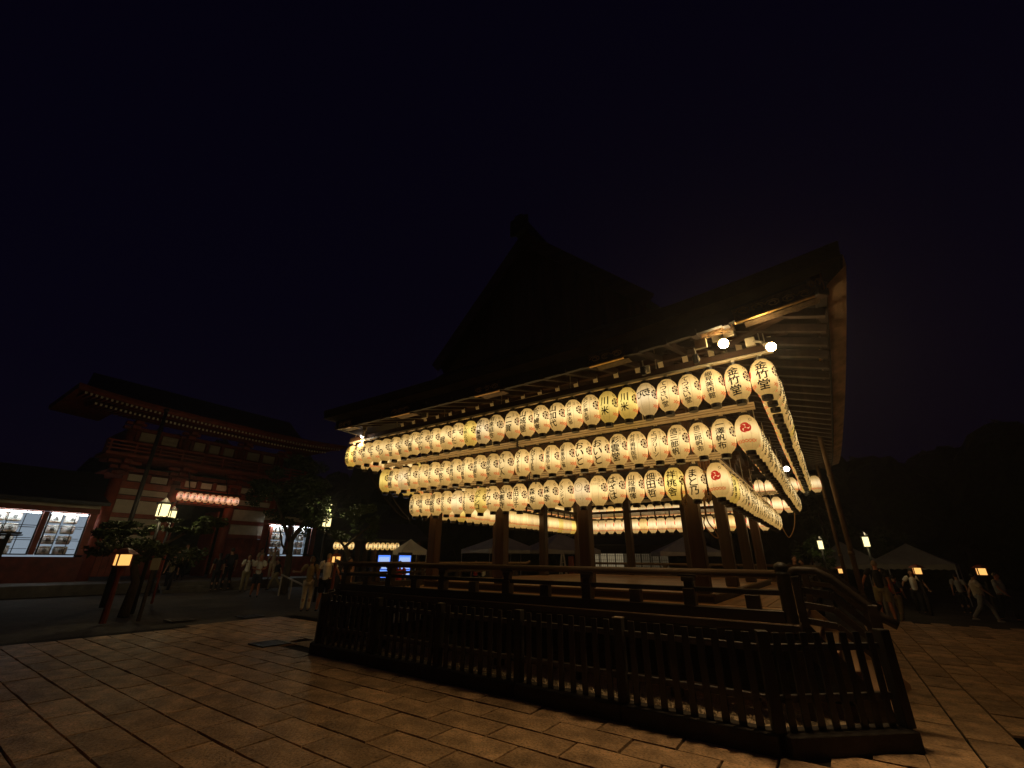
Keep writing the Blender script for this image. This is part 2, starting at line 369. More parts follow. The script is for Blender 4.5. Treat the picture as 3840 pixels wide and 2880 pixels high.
# ------------------------------------------------------------------ picket fence on a stone kerb
FP = [(-9.85, 9.2), (-9.0, 6.33), (-8.05, 5.38), (-6.48, 5.38), (-5.05, 5.38), (-3.62, 5.38), (-2.22, 5.38), (-.74, 5.38), (.24, 6.28)]
FP[0] = (-9.0, 9.2)
kb = MB()
def kerb(mb, a, b, w, z0, z1):
    a = Vector((*a, 0)); b = Vector((*b, 0)); mb.bar(a + Vector((0, 0, (z0 + z1) / 2)), b + Vector((0, 0, (z0 + z1) / 2)), w, z1 - z0)
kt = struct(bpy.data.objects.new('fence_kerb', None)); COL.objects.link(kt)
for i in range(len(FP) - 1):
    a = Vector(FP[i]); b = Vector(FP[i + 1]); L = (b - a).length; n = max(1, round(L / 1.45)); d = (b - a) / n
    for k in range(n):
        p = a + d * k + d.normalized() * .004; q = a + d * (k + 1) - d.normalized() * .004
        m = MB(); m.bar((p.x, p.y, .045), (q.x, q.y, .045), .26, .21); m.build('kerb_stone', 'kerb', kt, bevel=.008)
ft = thing('picket_fence', 'low black picket fence on a stone kerb running round the lantern hall', 'fence', (-4.4, 5.38, .15))
def fence_thing():
    org = (-4.4, 5.38, .15)
    slat = MB().box((0, 0, .40), (.072, .022, .80)).mesh('slat', 'fence', bevel=.004)
    for i, p in enumerate(FP):
        pm = MB().box((0, 0, .41), (.105, .105, .82)).mesh('post', 'fencepost', bevel=.006)
        a = math.atan2(FP[min(i + 1, len(FP) - 1)][1] - FP[max(i - 1, 0)][1], FP[min(i + 1, len(FP) - 1)][0] - FP[max(i - 1, 0)][0])
        po = put('post', pm, ft, (p[0] - org[0], p[1] - org[1], 0), a)
        if i == 6:
            put('post_cap', MB().box((0, 0, .826), (.112, .112, .012)).mesh('post_cap', 'capmetal', bevel=.003), po)
    for i in range(len(FP) - 1):
        a = Vector(FP[i]); b = Vector(FP[i + 1]); d = b - a; L = d.length; d.normalize(); ang = math.atan2(d.y, d.x); nrm = Vector((-d.y, d.x))
        for z in (.245, .665):
            m = MB(); p = a + d * .055; q = b - d * .055
            m.bar((p.x + nrm.x * .034, p.y + nrm.y * .034, z + .15), (q.x + nrm.x * .034, q.y + nrm.y * .034, z + .15), .045, .062)
            m.build('rail', 'fencerail', ft, bevel=.004)
        n = round((L - .1) / .142)
        for k in range(1, n):
            p = a + d * (L * k / n)
            o = put('slat', slat, ft, (p.x - org[0], p.y - org[1], random.uniform(-.006, .004)), ang)
fence_thing()
# ------------------------------------------------------------------ the lantern hall
HX = -5.05
hall = thing('dance_hall', 'open wooden shrine hall hung with rows of lit lanterns under a dark thatched roof', 'shrine hall', (HX, 12.75, 0))
CX = [-8.45, -6.28, -4.12, -1.95]; CY = [8.6, 11.37, 14.13, 16.9]
# floors
for k in range(8):
    MB().box((-4.93, 6.52 + .262 * k, .918), (8.76, .252, .03)).build('floor_plank', 'plank', hall, bevel=.004)
for k in range(5):
    MB().box((-1.66 + .25 * k, 13.75, .918), (.24, 10.3, .03)).build('floor_plank', 'planky', hall, bevel=.004)
for k in range(3):
    MB().box((-8.84 - .24 * k, 13.75, .918), (.23, 10.3, .03)).build('floor_plank', 'planky', hall, bevel=.004)
for k in range(6):
    MB().box((-4.93, 17.3 + .28 * k, .918), (6.4, .27, .03)).build('floor_plank', 'plank', hall, bevel=.004)
for k in range(28):
    MB().box((-5.2, 8.66 + .302 * k, 1.062), (6.72, .292, .034)).build('stage_plank', 'plank', hall, bevel=.004)
for nm, a, b in (('stage_riser', (-8.6, 8.53, .99), (-1.8, 8.53, .99)), ('stage_riser', (-1.82, 8.56, .99), (-1.82, 17.0, .99)), ('stage_riser', (-8.58, 8.56, .99), (-8.58, 17.0, .99))):
    MB().bar(a, b, .05, .115).build(nm, 'rail', hall)
for a, b in (((-8.66, 8.5, 1.066), (-1.74, 8.5, 1.066)), ((-1.77, 8.54, 1.066), (-1.77, 17.0, 1.066)), ((-8.63, 8.54, 1.066), (-8.63, 17.0, 1.066))):
    MB().bar(a, b, .07, .034).build('stage_nosing', 'railtop', hall, bevel=.006)
MB().bar((-8.6, 8.49, .941), (-1.8, 8.49, .941), .03, .016).build('stage_skirting', 'railtop', hall)
MB().bar((-9.34, 6.36, .893), (-.53, 6.36, .893), .06, .085).build('veranda_edge', 'edge', hall, bevel=.008)
MB().bar((-.50, 6.33, .893), (-.50, 18.95, .893), .06, .085).build('veranda_edge', 'edge', hall, bevel=.008)
MB().bar((-9.37, 6.33, .893), (-9.37, 18.95, .893), .06, .085).build('veranda_edge', 'edge', hall, bevel=.008)
MB().bar((-9.3, 6.46, .80), (-.56, 6.46, .80), .10, .12).build('veranda_joist', 'wooddark', hall)
for k in range(7):
    x = -9.1 + 1.42 * k
    MB().box((x, 6.62, .37), (.13, .13, .75)).build('floor_post', 'wooddark', hall, bevel=.008)
for k in range(9):
    MB().box((-.66, 7.4 + 1.4 * k, .43), (.13, .13, .87)).build('floor_post', 'wooddark', hall, bevel=.008)
u = MB(); u.box((-5.2, 8.75, .43), (6.9, .06, .9)); u.box((-1.85, 12.9, .43), (.06, 8.2, .9)); u.box((-8.6, 12.9, .43), (.06, 8.2, .9)); u.build('under_floor_wall', 'wooddark', hall)
# columns and beams
colm = MB().box((0, 0, 0), (.25, .25, 3.6)).mesh('column', 'wood', bevel=.02)
for i, x in enumerate(CX):
    for j, y in enumerate(CY):
        if 0 < i < 3 and 0 < j < 3: continue
        put('column', colm, hall, (x - HX, y - 12.75, 1.08 + 1.8))
        k = MB(); k.box((x, y, 4.30), (.36, .36, .09)); k.box((x, y, 4.42), (.46, .3, .12)); k.box((x, y, 4.56), (.62, .22, .12)); k.build('bracket_block', 'woodx', hall, bevel=.01)
def perim(z, h, w, m, nm, grow=0.0):
    x0, x1, y0, y1 = CX[0] - grow, CX[-1] + grow, CY[0] - grow, CY[-1] + grow
    for a, b in (((x0 - .2, y0, z), (x1 + .2, y0, z)), ((x0 - .2, y1, z), (x1 + .2, y1, z)), ((x0, y0 + w / 2 + .002, z), (x0, y1 - w / 2 - .002, z)), ((x1, y0 + w / 2 + .002, z), (x1, y1 - w / 2 - .002, z))):
        MB().bar(a, b, w, h).build(nm, m, hall, bevel=.008)
perim(3.98, .26, .17, 'woodx', 'tie_beam'); perim(3.355, .10, .13, 'woodx', 'lintel'); perim(3.09, .045, .09, 'woodx', 'thin_lintel')
perim(4.75, .22, .20, 'woodx', 'wall_plate')
for i in range(3):                                                  # boarded frieze with battens between the front columns
    xa, xb = CX[i] + .13, CX[i + 1] - .13
    n = 8; w = (xb - xa) / n
    for k in range(n):
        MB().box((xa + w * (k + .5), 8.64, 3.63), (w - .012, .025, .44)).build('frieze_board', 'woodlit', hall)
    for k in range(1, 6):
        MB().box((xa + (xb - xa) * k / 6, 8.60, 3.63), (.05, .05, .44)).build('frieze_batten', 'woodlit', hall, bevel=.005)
for j in range(3):
    ya, yb = CY[j] + .13, CY[j + 1] - .13
    for k in range(1, 7):
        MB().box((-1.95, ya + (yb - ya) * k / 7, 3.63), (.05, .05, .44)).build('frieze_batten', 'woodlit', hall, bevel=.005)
    for k in range(1, 5):
        for xx in (-8.45,):
            MB().box((xx, ya + (yb - ya) * k / 5, 3.22), (.04, .04, .20)).build('frieze_batten', 'woodx', hall)
for i in range(3):
    for k in range(1, 4):
        MB().box((CX[i] + (CX[i + 1] - CX[i]) * k / 4, 16.9, 3.22), (.04, .04, .20)).build('frieze_batten', 'woodx', hall)
nb = 12
for k in range(nb):
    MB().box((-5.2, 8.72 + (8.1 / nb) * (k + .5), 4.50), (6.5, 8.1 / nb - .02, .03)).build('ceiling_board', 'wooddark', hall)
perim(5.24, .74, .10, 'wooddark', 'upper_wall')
# railing round the veranda
def railing(a, b, posts, halfs, z0=.935):
    a = Vector((*a, 0)); b = Vector((*b, 0)); d = (b - a).normalized()
    base = MB().bar(a + Vector((0, 0, z0 + .065)), b + Vector((0, 0, z0 + .065)), .13, .13).build('railing', 'rail', hall, bevel=.01)
    MB().bar(a + Vector((0, 0, 1.255)), b + Vector((0, 0, 1.255)), .085, .06).build('mid_rail', 'rail', base, bevel=.008)
    e = d * .18
    pts = [a - e * 1.3 + Vector((0, 0, 1.53)), a - e * .7 + Vector((0, 0, 1.485)), a + Vector((0, 0, 1.46)), b + Vector((0, 0, 1.46))]
    MB().tube(pts, [.035, .046, .048, .048], 10).build('top_rail', 'railtop', base, smooth=True)
    for p in posts:
        v = a + d * p
        m = MB(); ang = math.atan2(d.y, d.x)
        m.box((v.x, v.y, 1.165), (.15, .15, .2), ang); m.box((v.x, v.y, 1.315), (.11, .11, .07), ang); m.box((v.x, v.y, 1.375), (.16, .13, .06), ang); m.box((v.x, v.y, 1.42), (.24, .11, .035), ang)
        m.build('post', 'rail', base, bevel=.008)
    for p in halfs:
        v = a + d * p; MB().box((v.x, v.y, 1.14), (.16, .11, .16), math.atan2(d.y, d.x)).build('strut_block', 'rail', base, bevel=.006)
    return base
railing((-9.25, 6.5), (-.60, 6.5), [.22 + 1.475 * k for k in range(6)], [.22 + .737 + 1.475 * k for k in range(6)])
railing((-9.25, 14.2), (-9.25, 6.62), [.7 + 1.5 * k for k in range(5)], [])
railing((-9.1, 18.85), (-.66, 18.85), [.3 + 1.6 * k for k in range(6)], [1.1 + 1.6 * k for k in range(5)])
railing((-.58, 18.7), (-.58, 9.1), [.3 + 1.8 * k for k in range(6)], [])
def newel(x, y):
    m = MB(); m.lathe([(.075, .94), (.075, 1.44), (.084, 1.445), (.084, 1.475), (.062, 1.485), (.06, 1.50), (.078, 1.52), (.08, 1.545), (.06, 1.575), (.02, 1.595)], 14, (x, y, 0))
    m.build('newel_post', 'dark', hall, smooth=True)
newel(-.55, 6.5)

# ------------------------------------------------------------------ roof
X0, X1, Y0, Y1 = -9.95, .87, 5.80, 19.7
XC, YC, HHX, HHY = (X0 + X1) / 2, 12.75, (X1 - X0) / 2, 6.95
def zE(t, side=0):                                                  # eaves sweep up towards the right hand corners
    k = 1.0 if side == 1 else (.12 if side == 3 else (1.0 if (t > 0) == (side == 0) else .12))
    return 4.70 + .27 * k * abs(t) ** 2.6
def eave_pt(side, t, d, dz):
    if side == 0: return (XC + t * (HHX - d), Y0 + d, zE(t) + dz)
    if side == 1: return (X1 - d, YC + t * (HHY - d), zE(t, 1) + dz)
    if side == 2: return (XC - t * (HHX - d), Y1 - d, zE(t, 2) + dz)
    return (X0 + d, YC - t * (HHY - d), zE(t, 3) + dz)
NT = 28
def eave_strip(prof, nm, m, smooth=True, sides=(0, 1, 2, 3)):
    for s in sides:
        b = MB(); b.grid([[eave_pt(s, -1 + 2 * k / NT, d, dz) for k in range(NT + 1)] for d, dz in prof]); b.build(nm, m, hall, smooth=smooth)
eave_strip([(.03, .36), (0, .34), (.02, .16), (.0, .13)], 'thatch_edge', 'bark', False)
eave_strip([(.0, .13), (.06, .115), (.24, .08)], 'thatch_underside', 'bark', False, (0, 2, 3))
eave_strip([(.0, .13), (.0, -.02), (.05, -.04), (.22, -.11)], 'thatch_underside', 'barklit', False, (1,))  # right eave takes the bark with lamp light in its colour
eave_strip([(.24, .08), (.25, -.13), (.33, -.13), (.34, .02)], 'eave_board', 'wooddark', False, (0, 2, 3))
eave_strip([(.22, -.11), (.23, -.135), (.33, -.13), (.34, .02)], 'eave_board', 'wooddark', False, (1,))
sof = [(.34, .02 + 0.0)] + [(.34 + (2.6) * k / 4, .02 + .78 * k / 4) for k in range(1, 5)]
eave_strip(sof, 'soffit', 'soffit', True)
# roof slopes
XR = -5.45; XG = -8.6
def front_z(v, t, side=0): return (zE(t, side) + .34) * (1 - v) ** 1.0 + v * 7.0 - .30 * math.sin(PI * v)
for s in (0, 2):
    b = MB(); rows = []
    for q in range(11):
        v = q / 10; d = .03 + 3.0 * v
        xl, xr_ = X0 + .03 + (XG - X0) * v, X1 - .03 - 3.0 * v; u_ = 1 if s == 0 else -1
        rows.append([((xl + xr_) / 2 + u_ * t * (xr_ - xl) / 2, (Y0 + d) if s == 0 else (Y1 - d), front_z(v, t, s)) for t in [-1 + 2 * k / NT for k in range(NT + 1)]])
    b.grid(rows); b.build('hip_slope', 'bark', hall, smooth=True)
for s in (-1, 1):
    b = MB(); rows = []
    for q in range(21):
        v = q / 20; xx = X1 if s > 0 else -11.77; x = xx - s * .03 + (XR - xx) * v; d = abs(x - xx)
        if s < 0 and d <= 3.03: x = X0 + .03 + (XG - X0) * (d - .03) / 3.0
        if d <= 3.03: z = lambda t, d=d: front_z((d - .03) / 3.0, t, 1 if s > 0 else 3)
        else:
            u = (d - 3.03) / (abs(XR - xx) - 3.03); z = lambda t, u=u: 7.0 + 3.4 * (u ** 1.15)
        ins = min(d, 3.03) if d <= 3.03 else 3.03 - .55
        rows.append([(x, YC + t * (HHY - ins), z(t)) for t in [-1 + 2 * k / NT for k in range(NT + 1)]])
    b.grid(rows); b.build('main_slope', 'bark', hall, smooth=True)
gm = MB(); gm.add([(XR - 3.1, Y0 + 2.9, 6.9), (XR + 3.2, Y0 + 2.9, 6.9), (XR, Y0 + 2.9, 10.2), (XR - 3.1, Y0 + 3.0, 6.9), (XR + 3.2, Y0 + 3.0, 6.9), (XR, Y0 + 3.0, 10.2)], [(0, 1, 2), (5, 4, 3), (0, 2, 5, 3), (1, 4, 5, 2), (0, 3, 4, 1)])
gm.build('gable_wall', 'wood', hall)
gm = MB(); yb_ = Y1 - 2.95; gm.add([(XR - 3.1, yb_, 6.9), (XR + 3.2, yb_, 6.9), (XR, yb_, 10.2), (XR - 3.1, yb_ - .1, 6.9), (XR + 3.2, yb_ - .1, 6.9), (XR, yb_ - .1, 10.2)], [(0, 1, 2), (5, 4, 3), (0, 2, 5, 3), (1, 4, 5, 2), (0, 3, 4, 1)]); gm.build('gable_wall', 'wood', hall)
for s, xe in ((-1, XR - 3.2), (1, XR + 3.3)):
    MB().bar((XR, Y0 + 2.5, 10.22), (xe, Y0 + 2.5, 6.9), .06, .34).build('barge_board', 'woodx', hall)
MB().bar((XR, Y0 + 2.3, 10.5), (XR, Y1 - 2.3, 10.5), .42, .45).build('ridge', 'tile', hall, bevel=.05)
b = MB(); b.box((XR, Y0 + 2.25, 10.5), (.62, .12, .6)); b.box((XR, Y0 + 2.22, 10.78), (.3, .1, .2)); b.build('ridge_end_tile', 'tile', hall, bevel=.05)
# rafters: lower tier with white painted ends, flying tier above
capm = MB().box((0, 0, 0), (.092, .014, .125)).mesh('rafter_end', 'white')
rm = MB().bar((0, 1.25, .52), (0, 0, 0), .082, .115).mesh('rafter', 'rafter')
fm = MB().bar((0, 1.6, .45), (0, 0, 0), .088, .10).mesh('flying_rafter', 'rafter')
for k in range(23):
    x = -9.66 + .433 * k
    r = put('rafter', rm, hall, (x - HX, 7.42 - 12.75, 4.92)); e = put('rafter_end', capm, r, (0, -.010, -.005)); e.rotation_euler = (.39, 0, 0)
    put('flying_rafter', fm, hall, (x - HX, 6.02 - 12.75, zE((x - XC) / HHX) - .10))
MB().bar((-9.8, 7.5, 5.06), (.6, 7.5, 5.06), .10, .11).build('eave_purlin', 'woodx', hall)
rmy = MB().bar((-1.25, 0, .52), (0, 0, 0), .082, .115).mesh('rafter', 'rafter')
fmy = MB().bar((-1.7, 0, .53), (0, 0, 0), .088, .115).mesh('flying_rafter', 'rafter')
for k in range(30):
    y = 6.5 + .433 * k
    put('rafter', rmy, hall, (-.75 - HX, y - 12.75, 4.92)); put('flying_rafter', fmy, hall, (.60 - HX, y - 12.75, zE((y - YC) / HHY, 1) - .19))
MB().bar((-.83, 5.95, 5.06), (-.83, 19.4, 5.06), .10, .11).build('eave_purlin', 'woodx', hall)
MB().bar((-1.9, 8.55, 5.25), (.62, 6.05, 4.86), .16, .20).build('corner_rafter', 'wood', hall, bevel=.01)
# gilt fittings on the eave boards
def scroll(b, x, z, w, h, y, axis=0):
    def P(px, pz): return (px, y, pz) if axis == 0 else (y, px, pz)
    n = max(2, int(w / .16))
    for i in range(n):
        cx = x - w / 2 + w * (i + .5) / n; sg = 1 if i % 2 else -1
        pts = []
        for k in range(13):
            a = k / 12 * 1.65 * 2 * PI; r = (w / n) * .52 * (1 - .75 * k / 12)
            pts.append(P(cx + sg * r * math.cos(a), z + r * math.sin(a) * (h / (w / n)) * .85))
        b.tube(pts, .0085, 5)
for x, w in ((-9.3, .55), (-7.28, .62), (-4.82, .62), (-2.36, .62), (.05, 1.0)):
    z = zE((x - XC) / HHX) - .03; sl = .27 * 2.6 * abs((x - XC) / HHX) ** 1.6 / HHX * (1 if x > XC else -.12)
    b = MB(); b.box((x, Y0 + .236, z - .01), (w, .02, .19), 0, 0, -math.atan(sl)); o = b.build('eave_fitting', 'giltdark', hall)
    s = MB(); scroll(s, x, z - .02, w * .92, .13, Y0 + .222); s.build('scroll_work', 'gilt', o)
    l = MB(); l.box((x - .02, Y0 + .255, z - .118), (w * .96, .06, .022), 0, 0, -math.atan(sl)); l.build('gilt_edge', 'gilt', o, bevel=.006)
    l = MB(); l.box((x + .06, Y0 + .40, z - .112), (w * .9, .17, .012), 0, 0, -math.atan(sl)); u_ = l.build('under_plate', 'giltdark', o)
b = MB(); b.box((X1 - .33, Y0 + .222, 4.93), (.16, .016, .24)); o = b.build('corner_fitting', 'giltdark', hall)
s = MB(); scroll(s, X1 - .33, 4.93, .15, .13, Y0 + .208); s.bar((X1 - .25, Y0 + .205, 4.82), (X1 - .25, Y0 + .205, 5.05), .016, .02); s.bar((X1 - .41, Y0 + .205, 5.05), (X1 - .25, Y0 + .205, 5.06), .02, .014); s.build('scroll_work', 'gilt', o)
for y in (8.3, 10.75, 13.2):
    z = zE((y - YC) / HHY, 1) - .03
    b = MB(); b.box((X1 - .345, y, z - .01), (.02, .6, .17)); o = b.build('eave_fitting', 'giltdark', hall)
    s = MB(); scroll(s, y, z - .02, .55, .12, X1 - .362, 1); s.build('scroll_work', 'gilt', o)

# ------------------------------------------------------------------ side stair with railings
st = thing('wooden_stair', 'steep wooden stair with curved handrails going down from the veranda corner', 'staircase', (0, 7.85, 0))
for k in range(5):
    x = -.46 + .155 * k; z = .78 - .165 * k
    MB().box((x + .03, 7.85, z), (.21, 2.0, .04)).build('tread', 'planky', st, bevel=.006)
    MB().box((x - .05, 7.85, z - .09), (.02, 1.96, .14)).build('riser', 'rail', st)
for y in (6.82, 8.88):
    m = MB(); xb = .24 if y < 8 else .50; a = [(-.50, .90), (-.40, .90), (xb, .06), (xb, -.02), (xb - .25, -.02), (-.50, .62)]
    vs = [(x, y - .03, z) for x, z in a] + [(x, y + .03, z) for x, z in a]; n = len(a)
    m.add(vs, [tuple(range(n - 1, -1, -1)), tuple(range(n, 2 * n))] + [(i, (i + 1) % n, (i + 1) % n + n, i + n) for i in range(n)])
    m.build('stringer', 'rail' if y < 8 else 'planky', st)  # shade on the near one and light on the far one put into colour
for y in (6.72, 8.98):
    h = MB(); h.tube([(-.62, y, 1.44), (-.42, y, 1.50), (-.22, y, 1.50), (-.08, y, 1.42), (.12, y, 1.22), (.30, y, 1.04), (.42, y, .97)], [.05] * 7, 10); h.build('handrail', 'rail', st, smooth=True)
    for dz in (-.17, -.33, -.5):
        h = MB(); h.bar((-.46, y, 1.46 + dz), (-.12, y, 1.42 + dz), .05, .07); h.bar((-.12, y, 1.42 + dz), (.30, y, 1.00 + dz), .05, .07); h.build('side_rail', 'rail', st, bevel=.006)
    MB().box((.24, y, .58), (.10, .10, 1.16)).build('foot_post', 'rail', st, bevel=.008)
    MB().box((-.44, y, 1.16), (.09, .09, .56)).build('head_post', 'rail', st, bevel=.008)
# two downpipes by the side eave
for i, (x, y, lab) in enumerate(((.36, 13.2, 'thicker brown downpipe bent in from the right side eave, nearer of the pair'), (.2, 18.6, 'thinner brown downpipe behind the nearer one under the right side eave'))):
    t = thing('downpipe', lab, 'pipe', (x, y, 0), 0, 'brown downpipes')
    b = MB(); b.tube([(x, y, 0), (x, y, 4.86), (x + .03, y, 4.97), (x + .12, y, 5.03), (x + .32, y, 5.06)], .055, 10); b.build('pipe', 'bronze', t, smooth=True)
    for z in (1.8, 3.6): b = MB(); b.tube([(x, y, z - .04), (x, y, z + .04)], .066, 10); b.build('clamp', 'bronze', t, smooth=True)
    b = MB(); b.box((x + .42, y, 5.09), (.26, .30, .12)); b.build('hopper', 'bronze', t, bevel=.02)
# ------------------------------------------------------------------ glyphs
TXT_FRONT1 = ["長楽館", "長楽館", "濱作", "辻井", "の", "菊友料理", "荒川氷室", "川口義彌", "はやかわ", "石和右吾", "俄", "やました", "たん熊北店", "現代警備", "用達組合", "二賀", "山城屋", "松乃鰻寮", "山加代", "呂ンド慎太郎", "呂ンド慎太郎", "川米", "川米", "ひでき", "てっさい堂", "てっさい堂", "細見美術館", "金竹堂", "金竹堂"]
TXT_FRONT2 = ["", "重有愚", "円", "関口礼智", "玉キシダスエリ", "雨柳庄太夫", "田中敦子", "山茶寮円山", "花柳双喜美", "京都祇園会", "花見宮水", "さいし人", "NOSTER", "NOSTER", "日東薬品工業", "日東薬品工業", "おいと", "おいと", "彩雲堂", "村井歯科医院", "エコグリーン", "信三郎帆", "信三郎帆布", "一澤帆布", ""]
TXT_FRONT3 = ["九田運送", "古賀純隆", "翔薬局", "京庭なる井", "乙", "OITREK", "パチンコ", "サウナ", "弘憲寺", "森田玲子", "森幸", "森幸", "ノルマンディー", "NIKI", "BISOUS", "はざは", "山段晴揮", "畑田哲", "祥桃舎", "まと乃", ""]
SIDE1 = {1: "八坂神社", 7: "株式会社", 10: "株式会社", 11: "祇園料理", 13: "株式会社", 14: "八坂神社", 15: "祇園", 16: "祇", 17: "清北", 19: "祇園", 20: "祇園"}
SIDE2 = {1: "八坂神", 4: "株式会社", 8: "祇園", 9: "八坂神社", 18: "日本画材", 19: "医療法人", 20: "株式会社", 21: "古門前"}
SIDE3 = {0: "六角", 5: "八坂神社", 8: "蛸薬師", 9: "株KMC", 14: "北村一家", 15: "七味小社", 17: "祇園八坂", 18: "株式会社"}
ALLCH = set("".join(TXT_FRONT1 + TXT_FRONT2 + TXT_FRONT3 + list(SIDE1.values()) + list(SIDE2.values()) + list(SIDE3.values()) + ["八坂神社風寿酒月松竹梅鶴亀豆文白雪"]))
def make_glyphs(chars, off=0.0):
    obs = []
    for ch in sorted(chars):
        cu = bpy.data.curves.new('glyph', 'FONT'); cu.body = ch; cu.size = 1.0; cu.align_x = 'CENTER'; cu.align_y = 'CENTER'; cu.resolution_u = 2; cu.offset = off
        o = bpy.data.objects.new('glyph', cu); COL.objects.link(o); obs.append((ch, o))
    dg = bpy.context.evaluated_depsgraph_get(); dg.update(); G = {}
    for ch, o in obs:
        me = bpy.data.meshes.new_from_object(o.evaluated_get(dg))
        bm = bmesh.new(); bm.from_mesh(me); bpy.data.meshes.remove(me)
        if not bm.verts: bm.free(); continue
        xs = [v.co.x for v in bm.verts]; ys = [v.co.y for v in bm.verts]
        cx, cy = (min(xs) + max(xs)) / 2, (min(ys) + max(ys)) / 2; sc = max(max(xs) - min(xs), max(ys) - min(ys), .55)
        for v in bm.verts: v.co.x = (v.co.x - cx) / sc; v.co.y = (v.co.y - cy) / sc; v.co.z = 0
        for k in range(1, 6):
            bmesh.ops.bisect_plane(bm, geom=bm.verts[:] + bm.edges[:] + bm.faces[:], plane_co=(-.5 + k / 6, 0, 0), plane_no=(1, 0, 0))
        for k in range(1, 6):
            bmesh.ops.bisect_plane(bm, geom=bm.verts[:] + bm.edges[:] + bm.faces[:], plane_co=(0, -.5 + k / 6, 0), plane_no=(0, 1, 0))
        bm.verts.index_update()
        G[ch] = ([(v.co.x, v.co.y) for v in bm.verts], [tuple(v.index for v in f.verts) for f in bm.faces]); bm.free()
    for ch, o in obs:
        cu = o.data; bpy.data.objects.remove(o); bpy.data.curves.remove(cu)
    return G
GL = make_glyphs(ALLCH)
LR, LH = .170, .285
def prof_r(z):
    t = min(1, abs(z) / LH); e, p = (3.3, .47) if z > 0 else (3.1, .52); return max(.074, LR * (1 - t ** e) ** p) if t < 1 else .074
def on_lantern(s, z, lift=.0045, th0=0.0):
    """s = arc position to the viewer's right of the lettered face (which looks along -y), z = height"""
    r = prof_r(z) + lift; a = -PI / 2 + th0 + s / LR; return (r * math.cos(a), r * math.sin(a), z)
def place_glyphs(b, text, sx, ztop, cell, w, lift=.0045, rnd=None, bold=True):
    z = ztop - cell / 2
    for ch in text:
        if ch in GL:
            vs, fs = GL[ch]; hz = .93 * min(cell, w * 1.12); k = w
            if ch in 'ー': 
                vs = [(y, -x) for x, y in vs]
            sk = (rnd.uniform(-.06, .06) if rnd else 0)
            for q, (ex, ey) in enumerate(((-.022, -.014), (.022, .012), (.0, .026)) if bold else ((0, 0),)):     # a loaded brush: each stroke laid down thick
                b.add([on_lantern(sx + (x + ex + sk * y) * k, z + (y + ey + .07 * x) * hz, lift + .0003 * q) for x, y in vs], fs)
        z -= cell
def lettering_mesh(text, side, key):
    rnd = random.Random(key); b = MB()
    if text == "ひでき":
        for i, ch in enumerate(text):
            vs, fs = GL[ch]; [b.add([on_lantern(-.085 + .075 * i + (x + e) * .095, .05 + .018 * i + (y + e) * .13, .0045 + abs(e) * .01) for x, y in vs], fs) for e in (-.03, 0, .03)]
    elif text == "BISOUS" or text == "NIKI":
        n = len(text); z0 = .11 if text == "BISOUS" else -.15
        for i, ch in enumerate(text):
            vs, fs = GL[ch]; b.add([on_lantern(-.085 + .17 * i / (n - 1) + x * .026, z0 + y * .035) for x, y in vs], fs)
        if text == "NIKI": ring(b, 0, .08, .088, .082, 26); ring(b, .01, .10, .03, .024, 12)
        else: ring(b, 0, .19, .03, .024, 10)
    elif text == "円":
        ring(b, 0, .02, .105, .098, 30); vs, fs = GL["円"]; b.add([on_lantern(-.01 + x * .09, .02 + y * .10) for x, y in vs], fs)
    elif text == "乙":
        vs, fs = GL["乙"]; b.add([on_lantern(-.01 + x * .13, .12 + y * .10) for x, y in vs], fs)
    elif text:
        n = len(text)
        if n == 1: place_glyphs(b, text, -.01, .0, .17, .15, rnd=rnd)
        elif n == 2: place_glyphs(b, text, -.012, .16, .17, .14, rnd=rnd)
        else:
            cell = min(.150, .45 / n); place_glyphs(b, text, -.012, .222, cell, (.165 if n == 3 else max(.092, min(.135, cell * 1.22))), rnd=rnd)
    if side: place_glyphs(b, side, .098, .215, .042, .036, bold=False)
    return b.mesh('lettering', 'ink') if b.v else None
def ring(b, s, z, r1, r0, n, a0=0, a1=2 * PI):
    vs = []; fs = []
    for k in range(n + 1):
        a = a0 + (a1 - a0) * k / n
        vs += [on_lantern(s + r1 * math.cos(a), z + r1 * math.sin(a)), on_lantern(s + r0 * math.cos(a), z + r0 * math.sin(a))]
    b.add(vs, [(2 * k, 2 * k + 2, 2 * k + 3, 2 * k + 1) for k in range(n)])
def disc(b, s, z, r, n=10):
    vs = [on_lantern(s, z)] + [on_lantern(s + r * math.cos(2 * PI * k / n), z + r * math.sin(2 * PI * k / n)) for k in range(n)]
    b.add(vs, [(0, 1 + k, 1 + (k + 1) % n) for k in range(n)])
def comma(b, s, z, R, a0):
    cx, cz = s + .46 * R * math.cos(a0), z + .46 * R * math.sin(a0); disc(b, cx, cz, .40 * R, 12)
    n = 10; vs = []
    for k in range(n + 1):
        f = k / n; a = a0 + .15 + 2.0 * f; ro = R * (.88 + .10 * min(1, f * 3)); w = .62 * (1 - f) ** .8 * R
        vs += [on_lantern(s + ro * math.cos(a), z + ro * math.sin(a)), on_lantern(s + (ro - w - .01 * R) * math.cos(a), z + (ro - w - .01 * R) * math.sin(a))]
    b.add(vs, [(2 * k, 2 * k + 2, 2 * k + 3, 2 * k + 1) for k in range(n)])
Q = LR * PI / 2 * .76; QT = LR * PI / 2
cb = MB()
for k in range(8): ring(cb, Q, .045, .084, .056, 3, k * PI / 4 + .08, (k + 1) * PI / 4 - .10)
ring(cb, Q, .045, .047, .037, 14)
for k in range(5): disc(cb, Q + .018 * math.cos(k * 2 * PI / 5 + .3), .045 + .018 * math.sin(k * 2 * PI / 5 + .3), .0125, 7)
disc(cb, Q, .045, .008, 6)
crest_me = cb.mesh('crest', 'crest')
lb = MB()
